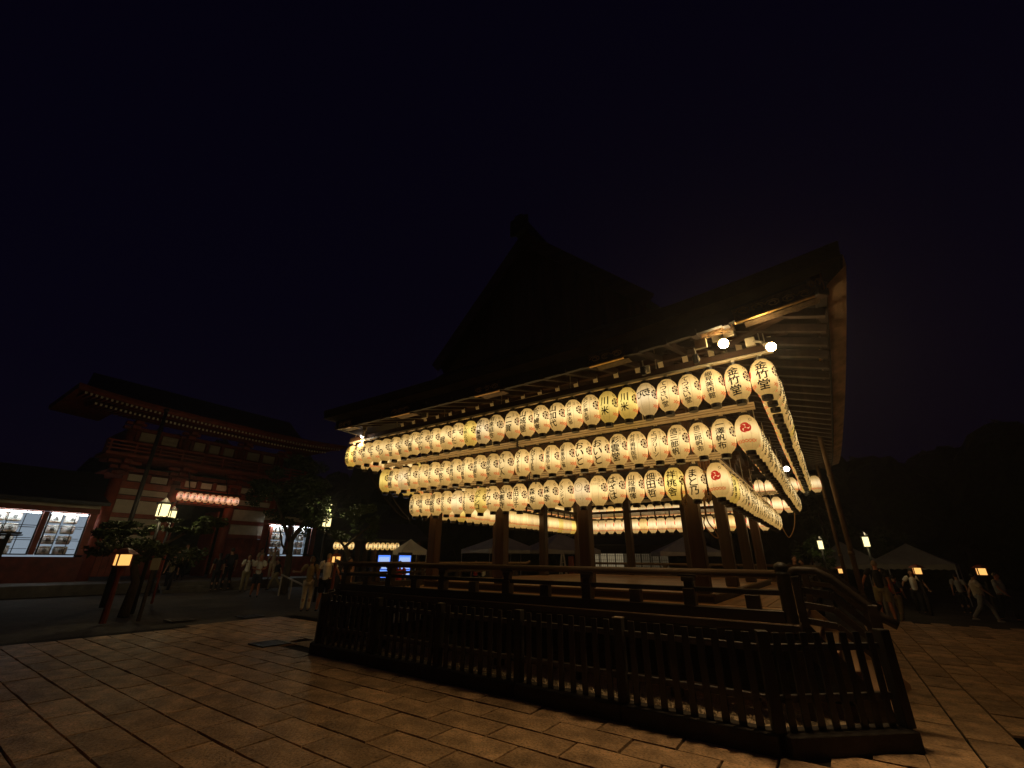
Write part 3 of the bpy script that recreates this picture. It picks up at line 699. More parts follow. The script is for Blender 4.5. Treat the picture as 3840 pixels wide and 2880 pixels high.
for sg in (1, -1):
    for k in range(6):
        a = k * PI / 3 + .2; x, z = sg * Q * .86 + .020 * math.cos(a), .178 + .020 * math.sin(a)
        lb.add([on_lantern(x + .012 * math.cos(a), z + .012 * math.sin(a)), on_lantern(x + .007 * math.cos(a + 1.6), z + .007 * math.sin(a + 1.6)), on_lantern(x - .010 * math.cos(a), z - .010 * math.sin(a)), on_lantern(x - .007 * math.cos(a + 1.6), z - .007 * math.sin(a + 1.6))], [(0, 1, 2, 3)])
leaf_me = lb.mesh('leaf_mark', 'inkfaint')
tb = MB()
for k in range(3): comma(tb, -QT, .05, .085, k * 2 * PI / 3 + .6)
tomoe_me = tb.mesh('tomoe_mark', 'red')
ub = MB(); vs, fs = GL['風']; ub.add([on_lantern(-QT + x * .05, .175 + y * .05) for x, y in vs], fs); upper_me = ub.mesh('small_mark', 'inkfaint')
wb = MB()
for ph in (0, PI):
    n = 96; vs = []
    s0, s1 = LR * math.radians(46), LR * math.radians(316)
    for k in range(n + 1):
        s = s0 + (s1 - s0) * k / n; z = -.158 + .019 * math.sin(s / .0172 + ph)
        vs += [on_lantern(s, z - .0066), on_lantern(s, z + .0066)]
    wb.add(vs, [(2 * k, 2 * k + 2, 2 * k + 3, 2 * k + 1) for k in range(n)])
wave_me = wb.mesh('wave_band', 'wave')
zs = [-LH + 2 * LH * k / 18 for k in range(19)]
shade_me = MB().lathe([(prof_r(z), z) for z in zs], 22, closed=False).mesh('shade', 'paper', smooth=True)
base_me = MB().lathe([(.070, -.352), (.074, -.350), (.074, -.268), (.070, -.268)], 14).mesh('base_ring', 'lacquer')
top_me = MB().lathe([(.074, .272), (.080, .272), (.080, .325), (.06, .33)], 14).mesh('top_ring', 'lacquer')
sock = MB(); sock.box((0, 0, .352), (.052, .052, .05)); sock.lathe([(.018, .322), (.018, .38)], 8); sock_me = sock.mesh('socket', 'socket')
YEL = (1.0, 1.03, .62, 1); PALE = (1.0, 1.06, 1.32, 1); NORM = (1, 1, 1, 1); WARM = (1.0, .96, .86, 1)
def lantern(x, y, z, rz, label, group, text=None, side=None, tintc=NORM, rnd=None, tom=True, full=True):
    t = thing('paper_lantern', label, 'lantern', (x, y, z), rz, group)
    a = rnd.uniform(-.02, .02) if rnd else 0
    s = put('shade', shade_me, t); s.color = tintc
    if rnd: t.rotation_euler = (rnd.uniform(-.03, .03), rnd.uniform(-.035, .035), rz); q_ = rnd.uniform(.975, 1.02); t.scale = (q_, q_, rnd.uniform(.97, 1.02))
    put('base_ring', base_me, t); put('top_ring', top_me, t)
    if full: put('socket', sock_me, t)
    put('crest', crest_me, t); put('leaf_mark', leaf_me, t); put('wave_band', wave_me, t)
    if tom: put('tomoe_mark', tomoe_me, t)
    if text or side:
        me = lettering_mesh(text, side, label)
        if me: put('lettering', me, t)
    return t
GF = 'paper lanterns on the front of the hall'; GR = 'paper lanterns along the right side of the hall'
GLS = 'paper lanterns along the left side of the hall'; GB = 'paper lanterns on the far side of the hall'
ROWS = [('top', 6.95, 4.135, -10.15, -.30, TXT_FRONT1, SIDE1, 14), ('middle', 7.36, 3.44, -9.12, -.69, TXT_FRONT2, SIDE2, 11), ('bottom', 8.0, 2.86, -8.62, -1.33, TXT_FRONT3, SIDE3, 9)]
CNT = ['no', 'one', 'two', 'three', 'four', 'five', 'six', 'seven']
yel = {('top', 12), ('top', 21), ('top', 22), ('middle', 0), ('bottom', 6), ('bottom', 18), ('top', 0)}
pale = {('top', 23), ('middle', 2), ('bottom', 4), ('bottom', 13), ('top', 13)}
lr = random.Random(77)
for row, y, z, xa, xb, texts, sides, gap in ROWS:
    n = len(texts); gw = .07
    pitch = (xb - xa - gw) / (n - 1)
    for i, tx in enumerate(texts):
        x = xa + pitch * i + (gw if i > gap else 0)
        col = 'yellow' if (row, i) in yel else ('pale white' if (row, i) in pale else 'cream')
        corner = (i == n - 1 and row != 'top')
        look = 'a red swirl crest' if corner else (f'{CNT[len(tx)]} black character{"s" if len(tx) > 1 else ""}' if 0 < len(tx) < 8 else 'faint grey lettering')
        k = n - i
        if k <= (n + 1) // 2:
            pos = 'at the right end of' if k == 1 else f'{ordw(k)} from the right in'
        else: pos = 'at the left end of' if i == 0 else f'{ordw(i + 1)} from the left in'
        lab = f'{col} lantern with {look}, {pos} the front {row} row'
        tc = YEL if col == 'yellow' else (PALE if col.startswith('pale') else NORM)
        lantern(x + lr.uniform(-.008, .008), y + lr.uniform(-.012, .012), z + lr.uniform(-.008, .008), PI / 2 if corner else lr.uniform(-.10, .10), lab, GF, tx or None, None if corner else sides.get(i), tc, lr)
pool = [t for t in TXT_FRONT1 + TXT_FRONT2 + TXT_FRONT3 if len(t) > 2 and t not in ('NOSTER', 'NIKI', 'BISOUS', 'OITREK', 'ひでき')]
def side_row(row, x, z, ya, yb, n, skip0):
    for i in range(n):
        if i == 0 and skip0: continue
        y = ya + (yb - ya) * i / (n - 1)
        p = f'{ordw(i + 1)} lantern back from the near corner in the right side {row} row' if i < n - 1 else f'farthest lantern at the back end of the right side {row} row'
        lantern(x + lr.uniform(-.01, .01), y, z + lr.uniform(-.008, .008), PI / 2 + lr.uniform(-.08, .08), p, GR, pool[lr.randrange(len(pool))], None, YEL if lr.random() < .06 else NORM, lr, full=False)
side_row('top', -.27, 4.135, 7.30, 18.45, 32, False)
side_row('middle', -.69, 3.44, 7.36, 18.0, 31, True)
side_row('bottom', -1.33, 2.86, 8.0, 17.45, 27, True)
def left_row(row, x, z, ya, yb, n):
    for i in range(n):
        y = ya + (yb - ya) * i / (n - 1)
        p = f'{ordw(i + 1)} lantern back from the near end of the left side {row} row' if i < n - 1 else f'farthest lantern at the back end of the left side {row} row'
        lantern(x, y, z + lr.uniform(-.008, .008), -PI / 2 + lr.uniform(-.08, .08), p, GLS, None, None, YEL if lr.random() < .2 else NORM, lr, tom=False, full=False)
left_row('top', -10.15, 4.135, 7.4, 13.0, 16); left_row('middle', -9.12, 3.44, 7.72, 17.8, 29); left_row('bottom', -8.62, 2.86, 8.36, 17.45, 26)
def back_row(row, y, z, xa, xb, n, rng):
    for i in rng:
        x = xa + (xb - xa) * i / (n - 1)
        p = f'{ordw(n - i)} lantern from the right in the far side {row} row beyond the columns' if i < n - 1 else f'lantern at the right end of the far side {row} row'
        lantern(x, y, z + lr.uniform(-.008, .008), PI, p, GB, None, None, PALE if lr.random() < .7 else WARM, lr, full=False)
back_row('bottom', 17.5, 2.86, -8.3, -1.7, 20, range(20)); back_row('middle', 18.1, 3.44, -8.8, -.9, 24, range(24)); back_row('top', 18.6, 4.135, -9.4, .02, 28, range(20, 28))
# racks the rows hang from
def rack(row, side, a, b, z, grooved, gap=None):
    t = thing('lantern_rack', f'cream metal rack carrying the {row} lantern row along the {side} of the hall', 'rack', ((a[0] + b[0]) / 2, (a[1] + b[1]) / 2, z), 0, 'lantern racks')
    A = Vector((*a, z)); B = Vector((*b, z)); d = (B - A).normalized()
    segs = [(A, B)] if gap is None else [(A, A + d * gap), (A + d * (gap + .09), B)]
    for p, q in segs:
        if grooved:
            for k in range(3): MB().bar(p + Vector((0, -.004 * (k % 2), .0 + .042 * k)), q + Vector((0, -.004 * (k % 2), .0 + .042 * k)), .05, .030).build('rail', 'alu', t)
        else:
            MB().bar(p, q, .06, .04).build('rail', 'alu', t); MB().bar(p + Vector((0, .03, .085)), q + Vector((0, .03, .085)), .10, .10).build('bearer', 'woodx', t)
    L = (B - A).length; n = max(2, round(L / 1.6))
    for k in range(n + 1):
        p = A + d * (.1 + (L - .2) * k / n); MB().bar(p + Vector((.02, .06, .02)), p + Vector((.02, .06, .62)), .016, .016).build('hanger', 'steel', t)
rack('top', 'front', (-10.35, 6.97), (-.10, 6.97), 4.53, False)
rack('middle', 'front', (-9.3, 7.40), (-.52, 7.40), 3.83, True, 4.22); rack('bottom', 'front', (-8.8, 8.04), (-1.18, 8.04), 3.25, True, 3.55)
rack('top', 'right side', (-.27, 7.15), (-.27, 18.6), 4.53, False); rack('middle', 'right side', (-.71, 7.5), (-.71, 18.1), 3.83, True); rack('bottom', 'right side', (-1.37, 8.1), (-1.37, 17.6), 3.25, True)
rack('middle', 'left side', (-9.10, 7.6), (-9.10, 18.1), 3.83, True); rack('bottom', 'left side', (-8.60, 8.2), (-8.60, 17.6), 3.25, True)
rack('middle', 'far side', (-8.9, 18.08), (-.8, 18.08), 3.83, True); rack('bottom', 'far side', (-8.4, 17.47), (-1.6, 17.47), 3.25, True)
# ropes and stays
def rope(lab, pts, r=.011, name='rope', m='rope', cat='rope'):
    P = [Vector(p) for p in pts]; out = []
    for i in range(len(P) - 1):
        p0 = P[max(i - 1, 0)]; p1 = P[i]; p2 = P[i + 1]; p3 = P[min(i + 2, len(P) - 1)]
        for k in range(5):
            t = k / 5; out.append(.5 * ((2 * p1) + (p2 - p0) * t + (2 * p0 - 5 * p1 + 4 * p2 - p3) * t * t + (3 * p1 - p0 - 3 * p2 + p3) * t ** 3))
    out.append(P[-1]); b = MB(); b.tube(out, r, 6); o = b.build(name, m, None, origin=tuple(P[0]), smooth=True); o.location = P[0]
    return tag(o, lab, cat)
rope('dark stay rope slanting down from the left end of the top lantern row', [(-9.58, 7.0, 3.78), (-9.2, 7.4, 3.05), (-8.95, 7.8, 2.62), (-8.75, 7.98, 2.5)], .012, m='wooddark')
rope('dark stay rope dropping from the left end of the middle lantern row', [(-8.94, 7.4, 3.10), (-8.85, 7.7, 2.75), (-8.72, 7.95, 2.5)], .012, m='wooddark')
rope('pale rope loop hanging long beside the right front column', [(-1.62, 8.05, 2.62), (-1.64, 8.12, 2.35), (-1.70, 8.2, 2.18), (-1.60, 8.25, 2.0), (-1.52, 8.25, 1.96), (-1.54, 8.22, 2.06), (-1.63, 8.15, 2.25), (-1.60, 8.06, 2.62)], .011)
def coil(lab, x, y, z, w, h, seed):
    r = random.Random(seed); pts = []
    for k in range(4):
        ww = w * r.uniform(.6, 1); hh = h * r.uniform(.75, 1)
        pts += [(x - ww * .4, y, z), (x - ww * .6, y - .02, z - hh * .6), (x + r.uniform(-.03, .03), y - .03, z - hh), (x + ww * .6, y - .02, z - hh * .55), (x + ww * .3, y, z)]
    rope(lab, pts, .010)
coil('coil of pale rope hung beside the yellow lantern near the bottom row end', -1.885, 7.90, 2.90, .08, .44, 2)
coil('thick bundle of coiled rope hung between the last two bottom row lanterns', -1.515, 7.98, 3.0, .10, .50, 5)
rope('knotted rope draped off the back end of the right bottom row', [(-1.25, 17.5, 2.9), (-1.15, 17.55, 2.5), (-1.05, 17.6, 2.35), (-.85, 17.7, 2.7), (-.75, 17.8, 3.2)], .016)
rope('black cable hanging in a loop through the gap in the bottom row', [(-5.06, 7.9, 3.5), (-5.05, 7.9, 3.0), (-4.98, 7.9, 2.92), (-4.9, 7.9, 3.02), (-4.9, 7.92, 3.3)], .014, 'cable', 'dark', 'cable')
rope('pale cable strung along under the white rafter ends', [(-8.8, 7.2, 4.72), (-7.2, 7.2, 4.70), (-5.9, 7.2, 4.74), (-4.2, 7.2, 4.78), (-2.6, 7.2, 4.66), (-1.2, 7.15, 4.70)], .009, 'cable', 'cable', 'cable')
# ------------------------------------------------------------------ floodlights under the eave
def flood(lab, x, y, z, m, strength, aim, r=.062, light=None):
    t = thing('flood_lamp', lab, 'lamp', (x, y, z), 0, 'lamps under the eave')
    a = Vector(aim).normalized(); c = Vector((x, y, z))
    b = MB(); b.ell((x, y, z), (r, r, r), 14, 10); b.build('bulb', m, t, smooth=True)
    b = MB(); b.tube([c - a * .04, c - a * .10, c - a * .16], [r * 1.0, r * .75, r * .42], 14); b.build('reflector', 'steel', t, smooth=True)
    e = c - a * .16
    b = MB(); b.tube([e, e - a * .08 + Vector((0, 0, .02)), e - a * .12 + Vector((-.08, .04, .05))], [.022, .020, .018], 8); b.build('arm', 'steel', t, smooth=True)
    if light:
        ld = bpy.data.lights.new('flood_light', 'SPOT'); ld.energy = light; ld.color = (1.0, .64, .30); ld.spot_size = math.radians(138); ld.spot_blend = .8; ld.shadow_soft_size = r * 2.0
        lo = bpy.data.objects.new('flood_light', ld); COL.objects.link(lo); lo.parent = t; lo.location = a * (r + .11); lo.rotation_euler = a.to_track_quat('-Z', 'Y').to_euler()
    q = e - a * .12 + Vector((-.12, .05, .06)); b = MB(); b.box(tuple(q), (.13, .05, .14)); b.build('junction_box', 'socket', t, bevel=.008)
flood('blazing floodlight bulb under the eave just left of the corner', -.68, 6.45, 4.60, 'bulbhot', 1, (-.04, -.74, -.68), .070, 165)
flood('blazing floodlight bulb at the very corner above the last top row lantern', -.10, 6.45, 4.38, 'bulbhot', 1, (.45, -.6, -.65), .062, 90)
flood('small white lamp at the left end of the front lantern rack', -9.55, 6.75, 4.56, 'bulbcool', 1, (-.82, .28, -.50), .045, 50)
flood('round white lamp at the far end of the right side rows', -.66, 16.7, 4.42, 'bulbcool', 1, (.2, -1, -.1), .085)
for x, y, z, w, h, lab in ((-.98, 6.40, 4.66, .17, .15, 'near the left floodlight'), (-7.12, 6.62, 4.67, .19, .13, 'above the left part of the top row'), (-1.95, 6.75, 4.60, .13, .14, 'above the right part of the top row'), (-.60, 6.55, 4.80, .14, .12, 'behind the left floodlight')):
    o = MB().box((0, 0, 0), (w, .05, h)).build('junction_box', 'socket', None, (0, 0, 0), bevel=.006); o.location = (x, y, z); tag(o, 'small cream junction box ' + lab, 'junction box')
nb_ = thing('swallow_nest_board', 'wooden shelf board with a straw nest under the eave by the floodlight', 'nest board', (-.74, 6.35, 4.72))
MB().box((-.74, 6.33, 4.80), (.46, .22, .022)).build('shelf', 'woodlit', nb_)
b = MB(); r_ = random.Random(8)
for k in range(120):
    a = Vector((-.74 + r_.uniform(-.2, .2), 6.33 + r_.uniform(-.09, .05), 4.77 + r_.uniform(-.06, .02))); dd = Vector((r_.uniform(-1, 1), r_.uniform(-.4, .4), r_.uniform(-.3, .3))) * .07
    b.bar(a - dd, a + dd, .005, .005)
o = b.build('nest', 'rope', nb_); o['kind'] = 'stuff'
for x, lab in ((-1.12, 'left of the nest board'), (-1.96, 'above the third top row lantern from the right')):
    t = thing('pulley', 'grey hanging pulley block ' + lab, 'pulley', (x, 6.62, 4.5), 0, 'pulleys under the eave')
    MB().tube([(x, 6.62, 4.72), (x + .01, 6.62, 4.60)], .012, 6).build('hook', 'steel', t); MB().tube([(x - .0, 6.59, 4.53), (x - .0, 6.65, 4.53)], .055, 14).build('wheel', 'steel', t); MB().box((x, 6.62, 4.53), (.08, .075, .15)).build('cheek', 'dark', t, bevel=.01)
# ------------------------------------------------------------------ red two-storey gate to the left
GX = -30.0; GY = [6.75, 9.4, 12.5, 15.15]
pod = MB(); pod.box((-31.2, 11.0, .2), (9.4, 22, .44)); struct(pod.build('gate_podium', 'stone', bevel=.02))
for k in range(3):
    b = MB(); b.box((-26.35 + .28 * k, 10.95, .33 - .15 * k), (.3, 4.4, .15)); struct(b.build('podium_step', 'stone', bevel=.015))
gate = thing('red_gate', 'tall two storey vermilion temple gate with tiled roof and pale plaster panels', 'temple gate', (GX, 10.95, .42))
for y in GY:
    b = MB(); b.tube([(GX, y, .42), (GX, y, 5.3)], .27, 16); b.build('pillar', 'vermil', gate, smooth=True)
    for q in (0, 1, 2):
        k = MB(); k.box((GX + .1 + .22 * q, y, 5.62 + .26 * q), (.3 + .3 * q, .34, .2)); k.box((GX + .06 + .16 * q, y, 5.62 + .26 * q), (.3, .7 + .35 * q, .17)); k.build('bracket', 'vermild', gate, bevel=.02)
    b = MB(); b.tube([(GX - .3, y, 6.4), (GX - .3, y, 8.2)], .20, 12); b.build('upper_pillar', 'vermild', gate, smooth=True)
    for q in (0, 1):
        k = MB(); k.box((GX + .05 + .3 * q, y, 8.05 + .22 * q), (.7, .36, .18)); k.box((GX - .1 + .2 * q, y, 8.05 + .22 * q), (.3, .9, .15)); k.build('bracket', 'vermild', gate, bevel=.02)
for z, h in ((5.05, .34), (4.42, .20), (3.52, .22), (2.72, .22)):
    for i in range(3):
        if i == 1 and z < 5: continue
        MB().box((GX + .02, (GY[i] + GY[i + 1]) / 2, z), (.22, GY[i + 1] - GY[i] - .3, h)).build('tie_beam', 'vermil', gate, bevel=.01)
MB().box((GX + .02, (GY[1] + GY[2]) / 2, 4.42), (.22, 2.5, .22)).build('tie_beam', 'vermil', gate, bevel=.01)
for i in (0, 2):
    w = GY[i + 1] - GY[i] - .55; yc = (GY[i] + GY[i + 1]) / 2
    for z, h in ((4.72, .30), (3.97, .66), (3.12, .56)):
        MB().box((GX, yc, z), (.10, w, h)).build('plaster_panel', 'plaster', gate)
    if i == 0: MB().box((GX, yc, 2.28), (.10, w, .62)).build('plaster_panel', 'plaster', gate)
    nb = 8
    for k in range(nb):
        MB().box((GX - .02, yc - w / 2 + w * (k + .5) / nb, 1.25 if i == 0 else 1.5), (.06, w / nb - .015, 1.3 if i == 0 else 2.2)).build('wall_board', 'vermild', gate)
for i in range(3):
    ya, yb = GY[i] + .3, GY[i + 1] - .3; n = 2 if i != 1 else 3
    for k in range(n):
        w = (yb - ya) / n - .28; yc = ya + (yb - ya) * (k + .5) / n
        MB().box((GX - .04, yc, 5.46), (.08, w, .34)).build('plaster_panel', 'plaster', gate, bevel=.0)
        MB().box((GX - .34, yc, 7.72), (.08, w, .50)).build('plaster_panel', 'plaster', gate)
    for k in range(n + 1):
        MB().box((GX + .0, ya + (yb - ya) * k / n, 5.46), (.14, .22, .5)).build('strut', 'vermild', gate, bevel=.02)
        MB().box((GX - .3, ya + (yb - ya) * k / n, 7.72), (.14, .18, .6)).build('strut', 'vermild', gate, bevel=.02)
for i in range(2):                                                  # open doors of the middle bay
    y = GY[1] + .45 if i == 0 else GY[2] - .45
    MB().box((GX - 1.0, y, 2.3), (1.8, .10, 3.6)).build('door_leaf', 'vermild', gate, bevel=.01)
MB().box((GX - .03, 10.95, 7.25), (.12, 9.0, .2)).build('tie_beam', 'vermild', gate); MB().box((GX - .28, 10.95, 8.1), (.14, 9.0, .16)).build('tie_beam', 'vermild', gate)
MB().box((GX + .55, 10.95, 6.36), (1.9, 10.6, .16)).build('balcony_floor', 'vermild', gate, bevel=.02)
MB().box((GX - 2.4, 10.95, 5.9), (4.2, 8.6, .2)).build('inner_ceiling', 'vermild', gate); MB().box((GX - 2.4, 10.95, 7.4), (4.0, 8.6, 1.4)).build('upper_wall', 'vermild', gate)
for z in (6.62, 6.80, 7.0):
    MB().box((GX + 1.40, 10.95, z), (.08, 10.7, .08)).build('balcony_rail', 'vermild', gate, bevel=.01)
for k in range(11):
    MB().box((GX + 1.40, 5.75 + 1.04 * k, 6.74), (.09, .09, .6)).build('baluster', 'vermild', gate, bevel=.01)
# gate roof: curved tiled eaves with two tiers of rafters
GE0, GE1, GEx = 3.6, 17.9, -27.0
def gz(t): return 8.48 + .26 * abs(t) ** 3
NTG = 24; rows = []
for q in range(9):
    v = q / 8; rows.append([(GEx - 6.2 * v, 10.75 + t * (7.15 - 1.2 * v), gz(t) * (1 - v) + .25 + 11.2 * v - 1.1 * math.sin(PI * v)) for t in [-1 + 2 * k / NTG for k in range(NTG + 1)]])
b = MB(); b.grid(rows); b.build('roof', 'tile', gate, smooth=True)
ys = [-1 + 2 * k / NTG for k in range(NTG + 1)]
b = MB(); b.grid([[(GEx + .02, 10.75 + t * 7.15, gz(t) + .25) for t in ys], [(GEx + .02, 10.75 + t * 7.15, gz(t) + .10) for t in ys], [(GEx - .12, 10.75 + t * 7.1, gz(t) + .0) for t in ys], [(GEx - 3.4, 10.75 + t * 6.2, gz(t) * .4 + 5.28) for t in ys]]); b.build('eave_board', 'vermild', gate)
for sgn in (-1, 1):
    b = MB(); b.grid([[(GEx - 6.0 * v, 10.75 + sgn * 7.15, gz(1) + .28 - .9 * math.sin(PI * v * .5) * 0 + .0) for v in [k / 8 for k in range(9)]], [(GEx - 6.0 * v, 10.75 + sgn * 7.10, gz(1) + .08) for v in [k / 8 for k in range(9)]], [(GEx - 6.0 * v, 10.75 + sgn * 5.0, 8.7) for v in [k / 8 for k in range(9)]]]); b.build('side_eave', 'vermild', gate)
rf = MB(); re_ = MB(); rf2 = MB(); re2 = MB()
for k in range(70):
    t = -.97 + 1.94 * k / 69; y = 10.75 + t * 7.0; z = gz(t)
    rf.bar((GEx - .25, y, z - .06), (GEx - 2.0, y, z + .12), .09, .11); re_.box((GEx - .24, y, z - .06), (.02, .092, .112))
    if abs(t) < .9: rf2.bar((GEx - 1.0, y, z - .22), (GEx - 3.0, y, z + .0), .09, .11); re2.box((GEx - .99, y, z - .22), (.02, .092, .112))
for m_, nm, mm in ((rf, 'rafters', 'vermild'), (rf2, 'rafters', 'vermild'), (re_, 'rafter_ends', 'plaster'), (re2, 'rafter_ends', 'plaster')):
    m_.build(nm, mm, gate, kind='stuff')
# ten lanterns hung in the gateway
bar_ = thing('lantern_beam', 'dark beam with cords holding the row of lanterns in the red gateway', 'beam', (GX + .75, 10.95, 5.0))
MB().box((GX + .75, 10.95, 5.02), (.12, 3.45, .10)).build('beam', 'dark', bar_); MB().box((GX + .75, 10.95, 4.30), (.05, 3.45, .05)).build('lower_bar', 'dark', bar_)
for y in (9.9, 11.9): MB().bar((GX + .75, y, 5.05), (GX + .4, y - .25, 6.3), .04, .04).build('cord', 'dark', bar_)
gl_shade = MB().lathe([(prof_r(z) * .92, z * .86) for z in zs], 16, closed=False).mesh('shade', 'paperpink', smooth=True)
gl_ring = MB().lathe([(.07, -.04), (.075, .0), (.07, .04)], 10).mesh('end_ring', 'lacquer')
def small_lantern(x, y, z, rz, label, group, shade, text, redmark=True, sc=1.0):
    t = thing('paper_lantern', label, 'lantern', (x, y, z), rz, group); t.scale = (sc, sc, sc)
    put('shade', shade, t); put('top_ring', gl_ring, t, (0, 0, .27)); put('base_ring', gl_ring, t, (0, 0, -.27))
    if redmark: put('tomoe_mark', tomoe_me, t)
    b = MB(); place_glyphs(b, text, 0, .2, .13, .12, lift=-.002); put('lettering', b.mesh('lettering', 'ink'), t)
for k in range(10):
    p = ('first from the left' if k == 0 else 'last on the right' if k == 9 else f'{ordw(k + 1)} from the left')
    small_lantern(GX + .85, 9.48 + .327 * k, 4.67, PI / 2, f'small pinkish lantern hung in the red gateway, {p} of ten', 'lanterns hung in the red gateway', gl_shade, ['八坂神', '祇園会', '八坂社'][k % 3])
# wings with lit cases of sake barrels
def wing(y0, y1, roofy0, roofy1, label, wins, zr, z0, z1):
    t = thing('side_wing', label, 'gate wing', (-30.2, (y0 + y1) / 2, .42))
    ys_ = [y0] + [v for w in wins for v in w] + [y1]
    for i in range(0, len(ys_), 2):
        MB().box((-29.6, (ys_[i] + ys_[i + 1]) / 2, (z0 + z1) / 2), (.22, max(.05, ys_[i + 1] - ys_[i] - .06), z1 - z0)).build('wall_post', 'vermil', t, bevel=.01)
    MB().box((-29.6, (y0 + y1) / 2, (.42 + z0) / 2 - .04), (.24, y1 - y0, z0 - .5)).build('base_wall', 'vermild', t)
    MB().box((-29.58, (y0 + y1) / 2, z1 + .13), (.28, y1 - y0, .22)).build('lintel', 'vermil', t, bevel=.01)
    MB().box((-29.62, (y0 + y1) / 2, z1 + .40), (.12, y1 - y0, .3)).build('plaster_band', 'plaster', t)
    MB().box((-30.6, (y0 + y1) / 2, .42), (1.9, y1 - y0, .06)).build('floor', 'vermild', t)
    rows = [[(-28.5 + .35 * abs(0) - 3.2 * v, roofy0 + (roofy1 - roofy0) * u, zr + 1.7 * v - .35 * math.sin(PI * v)) for u in (0, .25, .5, .75, 1)] for v in [k / 6 for k in range(7)]]
    b = MB(); b.grid(rows); b.grid([rows[0], [(x - .02, y, z - .16) for x, y, z in rows[0]], [(x - 1.2, y, z - .05) for x, y, z in rows[0]]]); b.build('roof', 'tile', t)
    for (a, c) in wins:
        zc = (z0 + z1) / 2; f = MB(); w = c - a
        for yy in (a + .02, c - .02): f.box((-29.5, yy, zc), (.08, .05, z1 - z0))
        for zz in (z0 + .02, z1 - .02): f.box((-29.5, (a + c) / 2, zz), (.08, w, .05))
        win = f.build('window', 'dark', t)
        for k in (1, 2): MB().box((-29.5, a + w * k / 3, zc), (.04, .025, z1 - z0 - .06)).build('mullion', 'dark', win)
        for k in (1, 2): MB().box((-29.5, (a + c) / 2, z0 + (z1 - z0) * k / 3), (.036, w - .06, .025)).build('glazing_bar', 'dark', win)
        cs = MB(); cs.box((-30.45, (a + c) / 2, zc), (.03, w + .3, z1 - z0 + .3)); cs.build('case_back', 'caseback', win)
        tb_ = MB(); tb_.box((-29.66, (a + c) / 2, z1 - .06), (.07, w - .1, .05)); tb_.build('strip_light', 'tubewhite', win)
        for k in range(1, 4):
            MB().box((-30.15, (a + c) / 2, z0 + (z1 - z0) * k / 4 - .215), (.40, w, .02)).build('shelf', 'dark', win)
    return t
barrel_me = MB().lathe([(.215, -.19), (.245, -.14), (.255, 0), (.245, .14), (.22, .19)], 14).mesh('cask', 'straw', smooth=True)
barrope = MB(); [barrope.lathe([(.246, z - .010), (.256, z), (.246, z + .010)], 14, closed=False) for z in (-.145, .15)]; barrope_me = barrope.mesh('rope_binding', 'rope')
def barrel(y, z, mark, label):
    t = thing('sake_barrel', label, 'sake barrel', (-30.08, y, z), PI / 2, 'straw wrapped sake barrels in the lit cases')
    put('cask', barrel_me, t); put('rope_binding', barrope_me, t)
    vs, fs = GL[mark]; b = MB(); b.add([(.260 * math.sin(x * .66), -.260 * math.cos(x * .66), yy * .17) for x, yy in vs], fs); put('brush_mark', b.mesh('brush_mark', 'ink'), t)
LW = [(2.95, 4.5), (4.75, 6.12)]; RW = [(14.95, 16.2), (16.55, 17.95)]
wing(1.2, 6.45, -1, 6.55, 'low left wing of the red gate with two lit glass cases', LW, 3.95, 1.57, 3.44)
wing(14.6, 18.3, 15.4, 21, 'low right wing of the red gate with two lit glass cases behind a tree', RW, 4.25, 1.72, 3.54)
shelfw = ['bottom', 'second', 'third', 'top']
for wi, (nm, (a, c), z0, z1, mk) in enumerate((('first left', LW[0], 1.57, 3.44, '寿月松寿'), ('second left', LW[1], 1.57, 3.44, '寿鶴亀酒'), ('first right', RW[0], 1.72, 3.54, '白雪梅竹'), ('second right', RW[1], 1.72, 3.54, '豆文豆白'))):
    for r in range(4):
        if wi == 0 and r == 2: pass
        for q in range(3 if wi in (0, 2) else 2):
            y = a + (c - a) * ((q + .55) / (3.1 if wi in (0, 2) else 2.4)); z = z0 + (z1 - z0) * r / 4 + .19
            if wi == 0 and q == 2: continue
            barrel(y, z, mk[(r if wi == 3 else q + r) % 4], f'white sake barrel, {["left", "middle", "right"][q] if wi in (0, 2) else ["left", "right"][q]} one on the {shelfw[r]} shelf of the {nm} case')

# ------------------------------------------------------------------ lamps on posts
def street_lamp(x, y, z, label, w=.34, h=.42, g='square lit lamps on posts', zg=0.0, watt=60):
    t = thing('street_lamp', label, 'street lamp', (x, y, zg), 0, g)
    b = MB(); b.tube([(x, y, zg), (x, y, z - h / 2)], [.06, .045], 8); b.build('post', 'dark', t, smooth=True)
    b = MB(); b.box((x, y, z), (w, w, h)); b.build('lamp_glass', 'lampglow', t, bevel=.01)
    for dx_, dz_ in ((0, -h / 2 - .07), (.16, h / 2 + .30)):
        ld = bpy.data.lights.new('lamp_light', 'POINT'); ld.energy = watt * (.42 if dz_ < 0 else .75); ld.color = (1.0, .80, .44); ld.shadow_soft_size = .06
        lo = bpy.data.objects.new('lamp_light', ld); COL.objects.link(lo); lo.parent = t; lo.location = (dx_, 0, z + dz_ - zg)
    b = MB(); b.box((x, y, z + h / 2 + .03), (w * 1.35, w * 1.35, .05)); b.lathe([(w * .6, .05), (w * .2, .16), (.03, .2)], 4, (x, y, z + h / 2)); b.build('lamp_roof', 'dark', t)
    for i in (-1, 1):
        for j in (-1, 1): MB().box((x + i * w / 2, y + j * w / 2, z), (.03, .03, h)).build('frame_bar', 'dark', t)
street_lamp(-17.2, 5.26, 2.93, 'brightest square lamp on a post in front of the red gate', .26, .36, watt=46)
street_lamp(-24.2, 7.8, 3.32, 'smaller lamp just right of and behind the brightest one', .22, .30, watt=50)
street_lamp(-16.8, 10.8, 2.94, 'square lamp among leaves right of the gate, by the lit tree', .23, .36, watt=60)
